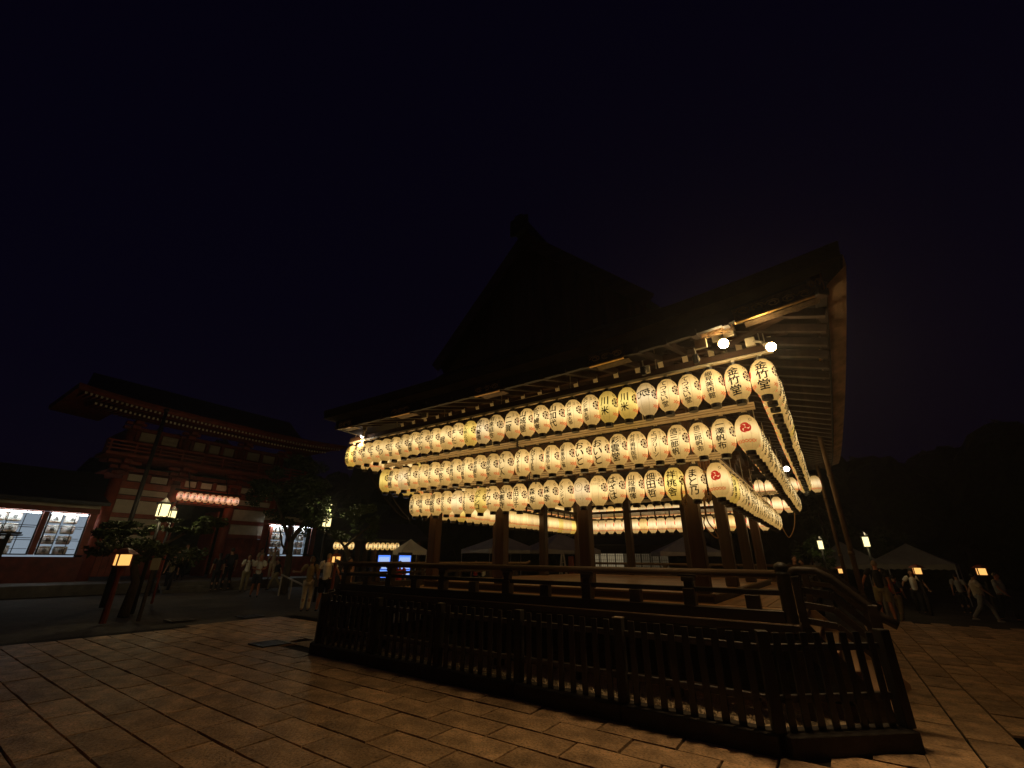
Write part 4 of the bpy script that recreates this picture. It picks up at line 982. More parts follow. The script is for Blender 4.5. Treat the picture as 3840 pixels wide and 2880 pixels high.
street_lamp(-.36, 25, 2.32, 'left of the two square lamps over the tents on the right', .22, .34, zg=-.3, watt=6)
street_lamp(1.3, 25, 2.43, 'right of the two square lamps over the tents on the right', .24, .38, zg=-.3, watt=9)
def low_lantern(x, y, z, label, s=1.0, zg=0.0):
    t = thing('post_lantern', label, 'post lantern', (x, y, zg), 0, 'low red post lanterns with orange paper')
    b = MB(); b.tube([(x, y, zg), (x, y, z - .42 * s), (x, y, z - .16 * s)], [.085 * s, .06 * s, .13 * s], 8); b.build('post', 'vermild' if zg == 0 else 'wooddark', t)
    MB().box((x, y, z), (.30 * s, .30 * s, .28 * s)).build('lamp_paper', 'lampwarm', t)
    b = MB(); b.lathe([(.34 * s, .15 * s), (.16 * s, .27 * s), (.05 * s, .31 * s)], 4, (x, y, z)); b.box((x, y, z - .16 * s), (.36 * s, .36 * s, .04 * s)); b.build('lamp_roof', 'vermil', t)
    for i in (-1, 1):
        for j in (-1, 1): MB().box((x + i * .15 * s, y + j * .15 * s, z), (.03, .03, .28 * s)).build('frame_bar', 'vermil', t)
low_lantern(-15.45, 4.18, 1.48, 'red post lantern glowing orange before the left display windows', .95)
low_lantern(-13.3, 9.1, 1.53, 'red post lantern glowing behind the strolling group', .62)
low_lantern(.13, 25.2, 1.24, 'post lantern glowing orange between the downpipes on the right', .62, -.3)
low_lantern(2.68, 24.9, 1.30, 'post lantern glowing orange under the right hand tent', .8, -.3)
low_lantern(4.48, 24.6, 1.32, 'post lantern glowing orange above the striding person', .8, -.3)
low_lantern(-20.3, 6.7, 1.75, 'tiny orange lantern in the dark doorway side of the gate', .5)

nb1 = thing('notice_board', 'dark roofed notice board standing before the leftmost lit display window', 'notice board', (-19.25, 2.0, 0))
for s_ in (-.5, .5): MB().box((-19.25, 2.02 + s_ * .8, 1.1), (.08, .08, 2.2)).build('post', 'dark', nb1)
MB().box((-19.25, 2.02, 1.62), (.05, .8, .75)).build('board', 'wooddark', nb1); b = MB(); b.bar((-19.5, 2.02 - .62, 2.1), (-19.5, 2.02 + .62, 2.1), .34, .03); b.bar((-19.2, 2.02 - .62, 2.16), (-19.2, 2.02 + .62, 2.16), .34, .05); b.bar((-18.95, 2.02 - .62, 2.1), (-18.95, 2.02 + .62, 2.1), .34, .03); b.build('board_roof', 'tile', nb1)
np_ = thing('notice_post', 'small post with a pale paper notice standing under the bright gate lamp', 'notice', (-15.25, 4.85, 0))
MB().box((-15.25, 4.85, .62), (.07, .07, 1.24)).build('post', 'wooddark', np_); MB().box((-15.22, 4.85, 1.38), (.03, .20, .30)).build('paper', 'signpaper', np_)
fp = thing('tall_pole', 'tall thin dark pole standing before the left bay of the red gate', 'pole', (-20.0, 5.26, 0))
b = MB(); b.tube([(-20, 5.26, 0), (-20, 5.26, 6.75)], [.085, .06], 10); b.build('shaft', 'dark', fp, smooth=True); b = MB(); b.ell((-20, 5.26, 6.8), (.09, .09, .09), 10, 7); b.build('finial', 'dark', fp, smooth=True)
# ------------------------------------------------------------------ trees
def tree(name, label, base, limbs, clumps, leaf, nleaf, size, seed, trunk_r=.16):
    r = random.Random(seed); t = thing(name, label, 'tree', base, 0, None)
    b = MB()
    for pts, r0, r1 in limbs:
        n = len(pts); b.tube(pts, [r0 + (r1 - r0) * i / (n - 1) for i in range(n)], 8)
    b.build('trunk', 'trunk', t, smooth=True)
    c = MB()
    sub_ = []
    for cx, cy, cz, rx, ry, rz, n in clumps:                        # ragged sprays instead of one smooth lobe
        for q in range(7):
            f = r.uniform(.28, .62); sub_.append((cx + rx * r.uniform(-.85, .85), cy + ry * r.uniform(-.85, .85), cz + rz * r.uniform(-.8, .9), rx * f, ry * f, rz * r.uniform(.25, .6), n // 7))
    for cx, cy, cz, rx, ry, rz, n in sub_:
        for k in range(n):
            while True:
                u = Vector((r.uniform(-1, 1), r.uniform(-1, 1), r.uniform(-1, 1)))
                if .25 < u.length < 1: break
            p = Vector((cx + u.x * rx, cy + u.y * ry, cz + u.z * rz)); a = Vector((r.uniform(-1, 1), r.uniform(-1, 1), r.uniform(-.6, .6))).normalized(); d = a.cross(Vector((r.uniform(-1, 1), r.uniform(-1, 1), r.uniform(-1, 1)))).normalized()
            s = size * r.uniform(.6, 1.3); q = a.cross(d) * s * .12
            c.add([p - a * s, p + d * s * .42 + q, p + a * s, p - d * s * .42 + q], [(0, 1, 2), (0, 2, 3)])
    o = c.build('crown', leaf, t); return t
# pine beside the brightest lamp
tree('pine_tree', 'low spreading pine lit from above by the bright gate lamp', (-16.6, 4.9, 0), [([(-16.6, 4.9, 0), (-16.8, 5.0, .9), (-16.7, 4.7, 1.6), (-16.9, 4.3, 2.1)], .14, .05), ([(-16.7, 4.8, 1.4), (-17.0, 5.6, 2.0), (-17.2, 6.3, 2.5)], .08, .03), ([(-16.7, 4.7, 1.5), (-17.1, 4.3, 1.9), (-17.2, 4.0, 2.1)], .07, .03)],
     [(-17.2, 4.3, 2.30, .6, .5, .16, 600), (-17.2, 4.9, 2.35, .5, .5, .16, 500), (-17.0, 5.9, 2.45, .5, .7, .2, 700), (-17.2, 6.6, 2.72, .4, .6, .2, 500), (-17.1, 3.95, 2.1, .5, .3, .14, 260), (-16.9, 4.6, 1.75, .8, .8, .35, 700), (-16.8, 5.6, 1.7, .8, .9, .4, 700)], 'needle', 0, .085, 5)
tree('broadleaf_tree', 'dark forked tree standing in front of the right hand display windows', (-21.2, 12.0, 0), [([(-21.2, 12.0, 0), (-21.25, 12.0, 1.2), (-21.3, 11.95, 2.4)], .19, .13), ([(-21.3, 11.95, 2.2), (-21.4, 11.4, 3.2), (-21.5, 10.9, 4.2)], .11, .04), ([(-21.3, 11.95, 2.3), (-21.3, 12.5, 3.3), (-21.4, 13.0, 4.4)], .12, .04), ([(-21.25, 12.0, 1.6), (-21.2, 11.5, 2.1), (-21.2, 11.2, 2.9)], .06, .03)],
     [(-21.4, 11.0, 4.2, 1.2, 1.3, .9, 2200), (-21.4, 12.6, 4.6, 1.3, 1.4, 1.0, 2600), (-21.2, 11.6, 3.35, .9, 1.2, .35, 700), (-21.2, 13.2, 3.7, 1.0, .9, .5, 800), (-21.4, 11.9, 5.6, 1.3, 1.4, .8, 2000)], 'leaf', 0, .10, 9)
tree('broadleaf_tree', 'leafy tree whose left side is lit green by the square lamp', (-15.6, 11.6, 0), [([(-15.6, 11.6, 0), (-15.7, 11.5, 1.2), (-15.9, 11.2, 2.0)], .14, .08), ([(-15.8, 11.4, 1.7), (-16.3, 11.1, 2.3), (-16.8, 10.5, 2.6)], .06, .02), ([(-15.9, 11.2, 2.0), (-15.7, 11.8, 2.6), (-15.4, 12.2, 3.0)], .06, .02)],
     [(-16.9, 10.35, 2.9, .5, .45, .55, 800), (-17.0, 10.2, 3.5, .6, .6, .35, 700), (-16.3, 11.2, 2.45, .6, .6, .25, 600), (-15.9, 11.7, 3.3, .8, .8, .55, 1300), (-15.4, 12.3, 2.7, .6, .6, .5, 700)], 'leaf', 0, .075, 13)
for i, (x, y, h, sd, lab) in enumerate(((-.9, 26.2, 2.5, 3, 'dark tree whose leaves glow beside the left tent lamp on the right'), (2.3, 33.0, 3.0, 4, 'dark tree between the two right hand tents'), (-.2, 37, 5.6, 6, 'tall dark tree rising behind the tent lamps'))):
    w = .5 if i == 0 else 1.0; tree('background_tree', lab, (x, y, -.3), [([(x, y, -.3), (x + .1, y, h * .5), (x, y, h * .85)], .12, .05)], [(x, y, h * .85, 1.3 * w, 1.2 * w, h * .28, int(1500 * w)), (x - .7 * w, y, h * .6, .9 * w, .9 * w, h * .2, int(700 * w)), (x + .8 * w, y, h * .65, .9 * w, .9 * w, h * .2, int(700 * w))], 'leaf', 0, .12, sd)

# ------------------------------------------------------------------ tents, booth, vending machines, far hall
def tent(cx, cy, w, d, ze, za, rz, label, zg=0.0, scallop=False):
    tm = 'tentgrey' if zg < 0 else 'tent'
    t = thing('canopy_tent', label, 'tent', (cx, cy, zg), rz, 'pale pyramid canopy tents'); c, s = math.cos(rz), math.sin(rz)
    P = lambda x, y, z: (cx + x * c - y * s, cy + x * s + y * c, z)
    n = 8; b = MB(); ring_ = []
    for (ax, ay), (bx, by) in (((-1, -1), (1, -1)), ((1, -1), (1, 1)), ((1, 1), (-1, 1)), ((-1, 1), (-1, -1))):
        rows = []
        for q in range(6):
            v = q / 5; k = 1 - v; sag = -.10 * math.sin(PI * v)
            rows.append([P((ax + (bx - ax) * u / n) * w / 2 * k, (ay + (by - ay) * u / n) * d / 2 * k, ze + (za - ze) * v + sag * (1 - .7 * abs(u / n - .5) * 2) - (.04 * math.sin(PI * u / n) * k)) for u in range(n + 1)])
        b.grid(rows)
    b.build('canopy', tm, t, smooth=True)
    for (ax, ay), (bx, by) in (((-1, -1), (1, -1)), ((1, -1), (1, 1)), ((1, 1), (-1, 1)), ((-1, 1), (-1, -1))):
        m = 24 if scallop else 8; b = MB()
        b.grid([[P((ax + (bx - ax) * u / m) * w / 2, (ay + (by - ay) * u / m) * d / 2, ze - .04 * math.sin(PI * u / m)) for u in range(m + 1)], [P((ax + (bx - ax) * u / m) * w / 2 * 1.004, (ay + (by - ay) * u / m) * d / 2 * 1.004, ze - .26 + (.05 * (u % 2) if scallop else .03 * math.sin(PI * u / m))) for u in range(m + 1)]]); b.build('valance', tm, t)
    for i in (-1, 1):
        for j in (-1, 1): b = MB(); b.tube([P(i * w / 2 * .98, j * d / 2 * .98, zg), P(i * w / 2 * .98, j * d / 2 * .98, ze - .02)], .025, 6); b.build('leg', 'steelpole', t)
tent(-18.0, 24.6, 4.2, 3.2, 2.16, 3.10, .64, 'pale pop up tent seen just right of the left front column')
tent(-14.9, 27.0, 4.3, 3.2, 2.18, 3.28, .55, 'pale pop up tent seen behind the second front column')
tent(-7.5, 29.6, 3.6, 3.0, 2.10, 2.98, .25, 'dim pop up tent seen between the two right front columns')
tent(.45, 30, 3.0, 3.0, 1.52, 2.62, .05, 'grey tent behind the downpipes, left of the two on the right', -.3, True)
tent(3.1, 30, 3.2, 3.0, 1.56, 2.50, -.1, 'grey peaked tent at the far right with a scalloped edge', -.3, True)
tent(-17.6, 16.2, 1.3, 1.3, 1.98, 2.50, .6, 'small pale green tent beside the left front column', 0, True)
bt = thing('booth', 'dark tiled booth with a row of lanterns under its eave beyond the hall', 'booth', (-19.6, 15.4, 0))
bd = Vector((.64, .77, 0)); bn = Vector((.77, -.64, 0)); B0 = Vector((-20.6, 14.0, 0))
def bp(u, v, z): q = B0 + bd * u - bn * v; return (q.x, q.y, z)
b = MB(); b.grid([[bp(-.6, -.6, 2.46), bp(4.6, -.6, 2.46)], [bp(.4, 1.2, 3.35), bp(3.9, 1.2, 3.35)]]); b.grid([[bp(-.6, -.6, 2.46), bp(4.6, -.6, 2.46)], [bp(-.6, -.55, 2.38), bp(4.6, -.55, 2.38)], [bp(-.6, .6, 2.5), bp(4.6, .6, 2.5)]]); b.build('roof', 'tile', bt)
for u in (0, 1.9, 4.1): MB().bar(bp(u, 0, 0), bp(u, 0, 2.4), .14, .14).build('post', 'wood', bt)
for k in range(10):
    MB().bar(bp(.2 + .4 * k, 1.0, 0), bp(.2 + .4 * k, 1.0, 2.5), .38, .05).build('wall_board', 'wooddark', bt)
MB().bar(bp(0, .1, .8), bp(4.1, .1, .8), .4, .1).build('counter', 'wood', bt)
gl2 = MB().lathe([(prof_r(z) * .92, z * .86) for z in zs], 16, closed=False).mesh('shade', 'paper', smooth=True)
us = [.0 + .19 * k for k in range(5)] + [1.55 + .235 * k for k in range(7)]
for k, u_ in enumerate(us):
    p = bp(u_, -.45, 2.13); nm = f'{ordw(k + 1 if k < 5 else k - 4)} from the left of the {"five" if k < 5 else "seven"} lanterns under the dark booth eave'
    small_lantern(p[0], p[1], p[2], math.atan2(bd.y, bd.x), 'small lantern, ' + nm, 'lanterns under the booth eave', gl2, ['八坂神', '祇園社'][k % 2], k >= 5, .72)
def vending(u, v, label):
    p = Vector(bp(u, v, 0)); t = thing('vending_machine', label, 'vending machine', tuple(p), math.atan2(bd.y, bd.x), 'blue lit vending machines'); t.scale = (.85, .85, 1)
    put('cabinet', MB().box((0, .35, .92), (.78, .6, 1.84)).mesh('cabinet', 'dark', bevel=.02), t)
    s = put('screen', MB().box((0, .04, 1.22), (.64, .03, .96)).mesh('screen', 'blueglow'), t)
    for k in range(3):
        put('product_row', MB().box((0, .015, .92 + .30 * k), (.56, .02, .20)).mesh('product_row', 'paleblue'), s)
        put('shelf_bar', MB().box((0, .005, .79 + .30 * k), (.60, .02, .03)).mesh('shelf_bar', 'dark'), s)
vending(2.40, -2.2, 'left vending machine with glowing blue front beyond the veranda rail')
vending(3.35, -2.2, 'right vending machine with glowing blue front beyond the veranda rail')
fh = thing('far_hall', 'low far hall with a long row of glowing lattice screens', 'hall', (-12.6, 34.3, 0))
MB().box((-12.6, 36.5, 2.9), (9.5, 5.5, 1.6)).build('wall', 'wooddark', fh)
b = MB(); b.grid([[(-18.5, 33.2, 2.7), (-6.8, 33.2, 2.7)], [(-17, 36.5, 5.4), (-8.2, 36.5, 5.4)]]); b.grid([[(-18.5, 33.2, 2.7), (-6.8, 33.2, 2.7)], [(-18.5, 34.5, 2.6), (-6.8, 34.5, 2.6)]]); b.build('roof', 'tile', fh)
for k in range(9):
    x = -15.6 + .68 * k
    f = MB(); f.box((x, 34.05, 1.3), (.62, .02, 1.5)); w = f.build('screen', 'shoji' if k < 4 else 'shojidim', fh)
    for q in range(5): MB().box((x - .30 + .15 * q, 34.02, 1.3), (.022, .02, 1.5)).build('lattice_bar', 'dark', w)
    for q in range(5): MB().box((x, 34.018, .7 + .3 * q), (.62, .016, .022)).build('lattice_bar', 'dark', w)
MB().box((-12.8, 34.1, .28), (6.6, .1, .5)).build('base_board', 'wooddark', fh)
sg = thing('standing_sign', 'reddish brown standing sign board seen beyond the third column', 'sign', (-11.1, 21.27, 0))
MB().box((-11.1, 21.27, 1.0), (.36, .10, 1.5), -.45).build('board', 'vermil', sg, bevel=.01); MB().box((-11.1, 21.27, .15), (.3, .3, .3), -.45).build('foot', 'dark', sg)
tb2 = thing('stall_table', 'stall table with a bright red cloth beyond the right columns', 'table', (-6.7, 24.3, 0))
MB().box((-6.7, 24.3, .95), (.9, .5, .34)).build('cloth', 'red', tb2); MB().box((-6.7, 24.3, .4), (.8, .4, .76)).build('legs', 'dark', tb2)
al = thing('step_ladder', 'pale folding step ladder standing by the second tent', 'ladder', (-13.2, 24.2, 0))
for s_ in (-1, 1):
    MB().bar((-13.2 + s_ * .25, 24.2 + s_ * .1, 0), (-13.2 + s_ * .05, 24.2, 2.05), .05, .03).build('side_rail', 'tent', al); MB().bar((-13.2 + s_ * .25, 24.5, 0), (-13.2 + s_ * .05, 24.25, 2.05), .05, .03).build('back_rail', 'tent', al)
for k in range(5): MB().bar((-13.2 - .22 + .04 * k, 24.2, .3 + .38 * k), (-13.2 + .22 - .04 * k, 24.2, .3 + .38 * k), .05, .03).build('step', 'tent', al)
bn_ = thing('barrier_rail', 'low pale barrier rail crossing the dark yard behind the walking figure', 'barrier', (-19.5, 11.2, 0))
MB().bar((-20.4, 11.3, .86), (-16.6, 10.2, .58), .05, .05).build('rail', 'steel', bn_)
for x, y, z in ((-20.3, 11.28, .84), (-18.5, 10.75, .72), (-16.7, 10.22, .6)): MB().bar((x, y, 0), (x, y, z), .05, .05).build('post', 'steel', bn_)
# far wood closing the grounds, a black mass at night
fw = MB(); rw = random.Random(21)
for k in range(150):
    a = math.radians(-78 + 118 * k / 149 + rw.uniform(-.5, .5)); d = rw.uniform(48, 62)
    x, y = d * math.sin(a), d * math.cos(a); 
    if x < -80 or y > 105: continue
    h = rw.uniform(6.5, 12.5); w = rw.uniform(2.2, 4.2); n0 = len(fw.v)
    fw.ell((x, y, h * .55 - .6), (w, w, h * .5), 10, 8)
    fw.v[n0:] = [(px + rw.uniform(-.45, .45), py + rw.uniform(-.45, .45), pz + rw.uniform(-.5, .5)) for px, py, pz in fw.v[n0:]]
o = fw.build('far_wood', 'leaf'); o['kind'] = 'stuff'
# ------------------------------------------------------------------ people
M['redcloth'] = mat('red_cloth', (.55, .035, .025), .8, .15, 6)
def cloth(name, c): 
    k = 'cloth_' + name
    if k not in M: M[k] = mat(k, c, .85, .14, 8, bump=.25, bscale=14)
    return k
SK = mat('skin_light', (.48, .26, .16), .55, .12, 8); M['skin'] = SK
M['skinred'] = mat('skin_ruddy', (.50, .20, .11), .55, .12, 8)
M['hair'] = mat('dark_hair', (.018, .013, .010), .5, .3, 20, (1, 1, .2)); M['hairgrey'] = mat('cropped_hair', (.22, .15, .10), .7, .3, 20); M['hairbrown'] = mat('brown_hair', (.13, .075, .035), .5, .3, 20)
M['eye'] = mat('eye_dark', (.02, .015, .012), .3, .1, 5); M['lip'] = mat('lip', (.32, .10, .08), .5, .1, 5); M['shoe'] = mat('dark_shoe', (.03, .028, .028), .5, .3, 8); M['shoelight'] = mat('pale_shoe', (.5, .47, .42), .6, .1, 8)
PEND = []
def remesh_obj(mb, name, m, parent, vox):
    """queue a union of overlapping limbs to be fused into one continuous skin"""
    me = mb.mesh(name, m); o = bpy.data.objects.new(name, me); COL.objects.link(o); o.parent = parent
    md = o.modifiers.new('fuse', 'REMESH'); md.mode = 'VOXEL'; md.voxel_size = vox; md.use_smooth_shade = True
    sm = o.modifiers.new('soften', 'SMOOTH'); sm.factor = .5; sm.iterations = 2
    PEND.append((o, me, M[m] if isinstance(m, str) else m)); return o
def flush():
    dg = bpy.context.evaluated_depsgraph_get(); dg.update(); res = []
    for o, me, m in PEND: res.append(bpy.data.meshes.new_from_object(o.evaluated_get(dg)))
    for (o, me, m), nm in zip(PEND, res):
        nm.name = o.name; nm.materials.clear(); nm.materials.append(m); o.modifiers.clear(); o.data = nm; bpy.data.meshes.remove(me)
        nm.polygons.foreach_set('use_smooth', [True] * len(nm.polygons))
def V(*a): return Vector(a)
def arm_pose(kind, s):
    """shoulder, elbow, wrist for side s (+1 = the person's left, +x); figures face -y"""
    sh = V(.185 * s, .01, 1.40)
    return {'down': (sh, V(.245 * s, .04, 1.13), V(.265 * s, -.02, .89)), 'hold': (sh, V(.25 * s, .05, 1.14), V(.08 * s, -.24, 1.10)), 'phone': (sh, V(.23 * s, -.10, 1.18), V(.10 * s, -.27, 1.36)),
            'swingf': (sh, V(.225 * s, -.10, 1.15), V(.23 * s, -.27, .97)), 'swingb': (sh, V(.235 * s, .14, 1.15), V(.25 * s, .22, .92)), 'out': (sh, V(.34 * s, .03, 1.19), V(.43 * s, -.05, .98)),
            'strap': (sh, V(.25 * s, .02, 1.14), V(.12 * s, -.17, 1.30)), 'hug': (sh, V(.33 * s, .0, 1.20), V(.50 * s, -.07, 1.22)), 'carry': (sh, V(.25 * s, .0, 1.13), V(.17 * s, -.22, .99))}[kind]
def person(label, pos, rz, h, top, bottom, arms=('down', 'down'), legs='stand', skin='skin', hair='short', haircol='hair', sleeve='short', lower='trousers', shoe='shoe', lean=0.0, vox=.014, face=True, extra=None, group=None):
    t = thing('person', label, 'person', pos, rz, group); k = h / 1.70; t.scale = (k, k, k)
    L = {}
    for s in (-1, 1):
        f = {'stand': 0, 'stride': .30 * s, 'walk': .16 * s, 'apart': 0}[legs]; ax = .10 + (.05 if legs == 'apart' else 0)
        hip = V(.095 * s, 0, .90); ank = V(ax * s, -f * 1.25 + .02, .085 + (.05 if f < -.2 else 0)); kn = (hip + ank) / 2 + V(0, -.05 - abs(f) * .15, 0.01); L[s] = (hip, kn, ank)
    A = {s: arm_pose(arms[0] if s < 0 else arms[1], s) for s in (-1, 1)}
    Rl = Matrix.Rotation(lean, 3, 'X')
    def up(p): return (Rl @ (p - V(0, 0, .95))) + V(0, 0, .95) if lean else p
    b = MB()
    b.tube([up(V(0, .0, .92)), up(V(0, 0, 1.05)), up(V(0, .005, 1.25)), up(V(0, .01, 1.38)), up(V(0, .012, 1.44))], [.13, .12, .145, .13, .07], 10, .68)
    b.tube([up(V(0, .012, 1.40)), up(V(0, -.005, 1.53))], [.058, .052], 10)
    hc = up(V(0, -.02, 1.60)); b.ell(hc, (.073, .09, .105), 14, 10); b.ell(hc + V(0, -.032, -.058), (.05, .058, .052), 10, 7)
    b.tube([hc + V(0, -.085, .012), hc + V(0, -.108, -.022)], [.010, .016], 6)
    for s in (-1, 1): b.ell(hc + V(.076 * s, .006, -.008), (.011, .018, .029), 6, 5)
    for s in (-1, 1):
        hip, kn, an = L[s]; b.tube([hip + V(0, 0, .06), hip, (hip + kn) / 2, kn, kn * .6 + an * .4 + V(0, .02, 0), an], [.085, .088, .072, .053, .054, .036], 9)
        b.tube([an + V(0, .05, -.04), an + V(0, -.02, -.045), an + V(0, -.12, -.065)], [.035, .04, .03], 8, .8)
        sh, el, wr = (up(p) for p in A[s]); b.tube([sh + V(-.03 * s, 0, .01), sh, (sh + el) / 2, el, el * .6 + wr * .4, wr], [.05, .052, .043, .036, .035, .025], 8)
        d = (wr - el).normalized(); sd = d.cross(V(0, 1, .2)).normalized(); nm = sd.cross(d).normalized()
        pc = wr + d * .045; b.tube([wr, pc, wr + d * .088], [.024, .036, .034], 8, .5)
        for q in range(4):
            o_ = sd * (-.027 + .018 * q); ln = (.062, .074, .070, .054)[q]; f0 = wr + d * .085 + o_
            b.tube([f0 - d * .02, f0 + d * ln * .5 - nm * .006, f0 + d * ln - nm * .022], [.0095, .009, .0075], 6)
        th = wr + d * .025 - sd * .028 * (1 if s > 0 else -1) * 1.0; b.tube([th, th + d * .03 - sd * .022, th + d * .062 - sd * .026 - nm * .012], [.012, .0105, .008], 6)
    body = remesh_obj(b, 'body', skin, t, min(vox, .0125))
    c = MB()                                                                   # shirt
    c.tube([up(V(0, 0, .90)), up(V(0, 0, 1.02)), up(V(0, .0, 1.20)), up(V(0, .01, 1.34)), up(V(0, .012, 1.43))], [.175, .168, .185, .175, .085], 14, .66)
    for s in (-1, 1):
        sh, el, wr = (up(p) for p in A[s])
        pts = [sh + V(-.07 * s, 0, .015), sh, sh * .35 + el * .65] if sleeve == 'short' else [sh + V(-.07 * s, 0, .015), sh, (sh + el) / 2, el, el * .3 + wr * .7]
        if sleeve != 'none': c.tube(pts, [.075, .074, .066, .056, .046][:len(pts)] if sleeve != 'short' else [.078, .078, .075], 9)
    remesh_obj(c, 'shirt', top, t, vox + .002)
    c = MB()
    if lower == 'skirt':
        c.tube([V(0, 0, .98), V(0, 0, .85), V(0, .0, .55), V(0, .0, .28)], [.16, .19, .23, .26], 14, .75)
    else:
        c.tube([V(0, 0, 1.0), V(0, 0, .90), V(0, 0, .82)], [.155, .172, .15], 12, .72)
        for s in (-1, 1):
            hip, kn, an = L[s]
            if lower == 'shorts': c.tube([hip + V(0, 0, .04), hip * .5 + kn * .5, kn + V(0, 0, .03)], [.105, .105, .095], 10)
            else: c.tube([hip + V(0, 0, .04), (hip + kn) / 2, kn, kn * .5 + an * .5, an + V(0, 0, .01)], [.105, .10, .085, .08, .075] if lower == 'wide' else [.10, .088, .07, .066, .056], 10)
    remesh_obj(c, {'shorts': 'shorts', 'skirt': 'skirt'}.get(lower, 'trousers'), bottom, t, vox + .002)
    for s in (-1, 1):
        an = L[s][2]; c = MB(); c.tube([an + V(0, .06, -.05), an + V(0, .0, -.045), an + V(0, -.09, -.055), an + V(0, -.15, -.065)], [.032, .044, .042, .026], 10, .85); c.build('shoe', shoe, t, origin=(0, 0, 0), smooth=True)
    if hair != 'bald':
        c = MB(); c.ell(hc + V(0, .016, .026), (.084, .092, .098), 14, 9)
        if hair == 'long': c.tube([hc + V(0, .05, .03), hc + V(0, .075, -.08), hc + V(0, .085, -.22)], [.075, .08, .05], 10, .7)
        if hair == 'bob': c.tube([hc + V(0, .03, .03), hc + V(0, .04, -.06), hc + V(0, .045, -.11)], [.085, .088, .075], 10, .8)
        if hair == 'bun': c.ell(hc + V(0, .10, .05), (.045, .045, .045), 10, 7)
        c.v = [(x, max(y, hc.y - .060 + max(0, (hc.z + .055 - z)) * .9), z) for x, y, z in c.v]
        c.build('hair', haircol, t, origin=(0, 0, 0), smooth=True)
    else:
        c = MB(); c.ell(hc + V(0, .03, .012), (.078, .075, .088), 12, 8); c.v = [(x, max(y, hc.y - .01), z) for x, y, z in c.v]; c.build('hair', 'hairgrey' if haircol == 'hair' else haircol, t, origin=(0, 0, 0), smooth=True)
    if face:
        for s in (-1, 1): c = MB(); c.ell(hc + V(.029 * s, -.083, .008), (.011, .007, .006), 8, 5); c.build('eye', 'eye', t, origin=(0, 0, 0))
        c = MB(); c.ell(hc + V(0, -.088, -.058), (.021, .007, .006), 8, 5); c.build('mouth', 'lip', t, origin=(0, 0, 0))
    if extra: extra(t, up, hc)
    return t
def backpack(col):
    def f(t, up, hc):
        c = MB(); c.tube([up(V(0, .17, .98)), up(V(0, .19, 1.15)), up(V(0, .17, 1.36))], [.12, .15, .10], 12, .55); c.build('backpack', col, t, origin=(0, 0, 0), smooth=True)
        for s in (-1, 1):
            c = MB(); c.tube([up(V(.10 * s, .15, 1.36)), up(V(.11 * s, .02, 1.47)), up(V(.12 * s, -.13, 1.34)), up(V(.13 * s, -.10, 1.10)), up(V(.12 * s, .12, 1.02))], .016, 6); c.build('strap', col, t, origin=(0, 0, 0))
    return f
def bag(col, side=1, z=.80, strap=True):
    def f(t, up, hc):
        c = MB(); c.box((.24 * side, .06, z), (.07, .24, .22)); c.build('bag', col, t, origin=(0, 0, 0), bevel=.02)
        if strap: c = MB(); c.tube([V(.23 * side, .05, z + .1), up(V(.15 * side, -.14, 1.15)), up(V(-.12 * side, -.05, 1.45)), up(V(-.05 * side, .14, 1.25)), V(.23 * side, .10, z + .1)], .010, 6); c.build('strap', col, t, origin=(0, 0, 0))
    return f
def print_front(t, up, hc):
    c = MB(); r = random.Random(3)
    for k in range(9):
        a = r.uniform(0, 6.28); x, z = .05 * math.cos(a) * r.random(), 1.23 + .05 * math.sin(a) * r.random()
        c.box((x, -.131, z), (.012, .004, .07), 0, 0, r.uniform(0, 3.1))
    c.build('shirt_print', 'ink', t, origin=(0, 0, 0))
white, cream, black, navy = cloth('white', (.82, .78, .68)), cloth('cream', (.74, .63, .46)), cloth('black', (.014, .014, .018)), cloth('navy', (.03, .035, .055))
olive, pink, khaki, grey, red, beige = cloth('olive', (.34, .25, .12)), cloth('pink', (.50, .26, .18)), cloth('khaki', (.30, .25, .14)), cloth('grey', (.30, .29, .27)), cloth('red', (.55, .045, .03)), cloth('beige', (.55, .44, .30))
F = lambda ax, ay: math.atan2(ax, -ay)      # face towards (ax, ay): local -y turns to that direction
NEAR = .012
person('person in cream trousers and tawny top, back turned, beside the fence end', (-14.1, 8.78, 0), F(-.7, .7), 1.60, olive, cream, ('down', 'hug'), 'stand', hair='bob', haircol='hairbrown', vox=NEAR, face=False, extra=bag(cloth('darkgrey', (.10, .09, .085)), -1, .86))
person('bald person in a loose white T-shirt and black shorts, back turned, beside the fence end', (-13.72, 9.12, 0), F(-.6, .8), 1.72, white, black, ('out', 'down'), 'apart', 'skinred', 'bald', lower='shorts', vox=NEAR, face=False)
person('person in a dusty pink dress with a thin shoulder strap standing by the low lantern', (-13.75, 9.95, 0), F(.9, .2), 1.58, pink, pink, ('down', 'down'), hair='bun', lower='skirt', vox=NEAR, extra=bag(cloth('brown', (.10, .05, .03)), 1, .95))
person('person in a printed white T-shirt and dark shorts holding hands before the belly', (-20.68, 10.41, 0), F(.93, -.30), 1.66, white, navy, ('hold', 'hold'), 'walk', 'skinred', 'bald', 'hairgrey', lower='shorts', vox=NEAR, extra=print_front)
person('person in a white blouse with dark backpack straps behind the printed T-shirt', (-23.9, 11.45, 0), F(.9, -.3), 1.68, white, khaki, ('strap', 'strap'), hair='bob', extra=backpack(black))
person('person in beige with a crossbody strap, right of a pair before the lit cases', (-26.6, 14.1, .42), F(.9, -.4), 1.68, beige, beige, ('down', 'phone'), hair='short', sleeve='long', extra=bag(black, -1, .95))
person('person in a beige outfit, left of a pair before the lit cases', (-27.0, 13.55, .42), F(.9, .4), 1.60, beige, cream, ('down', 'down'), hair='long', face=False)
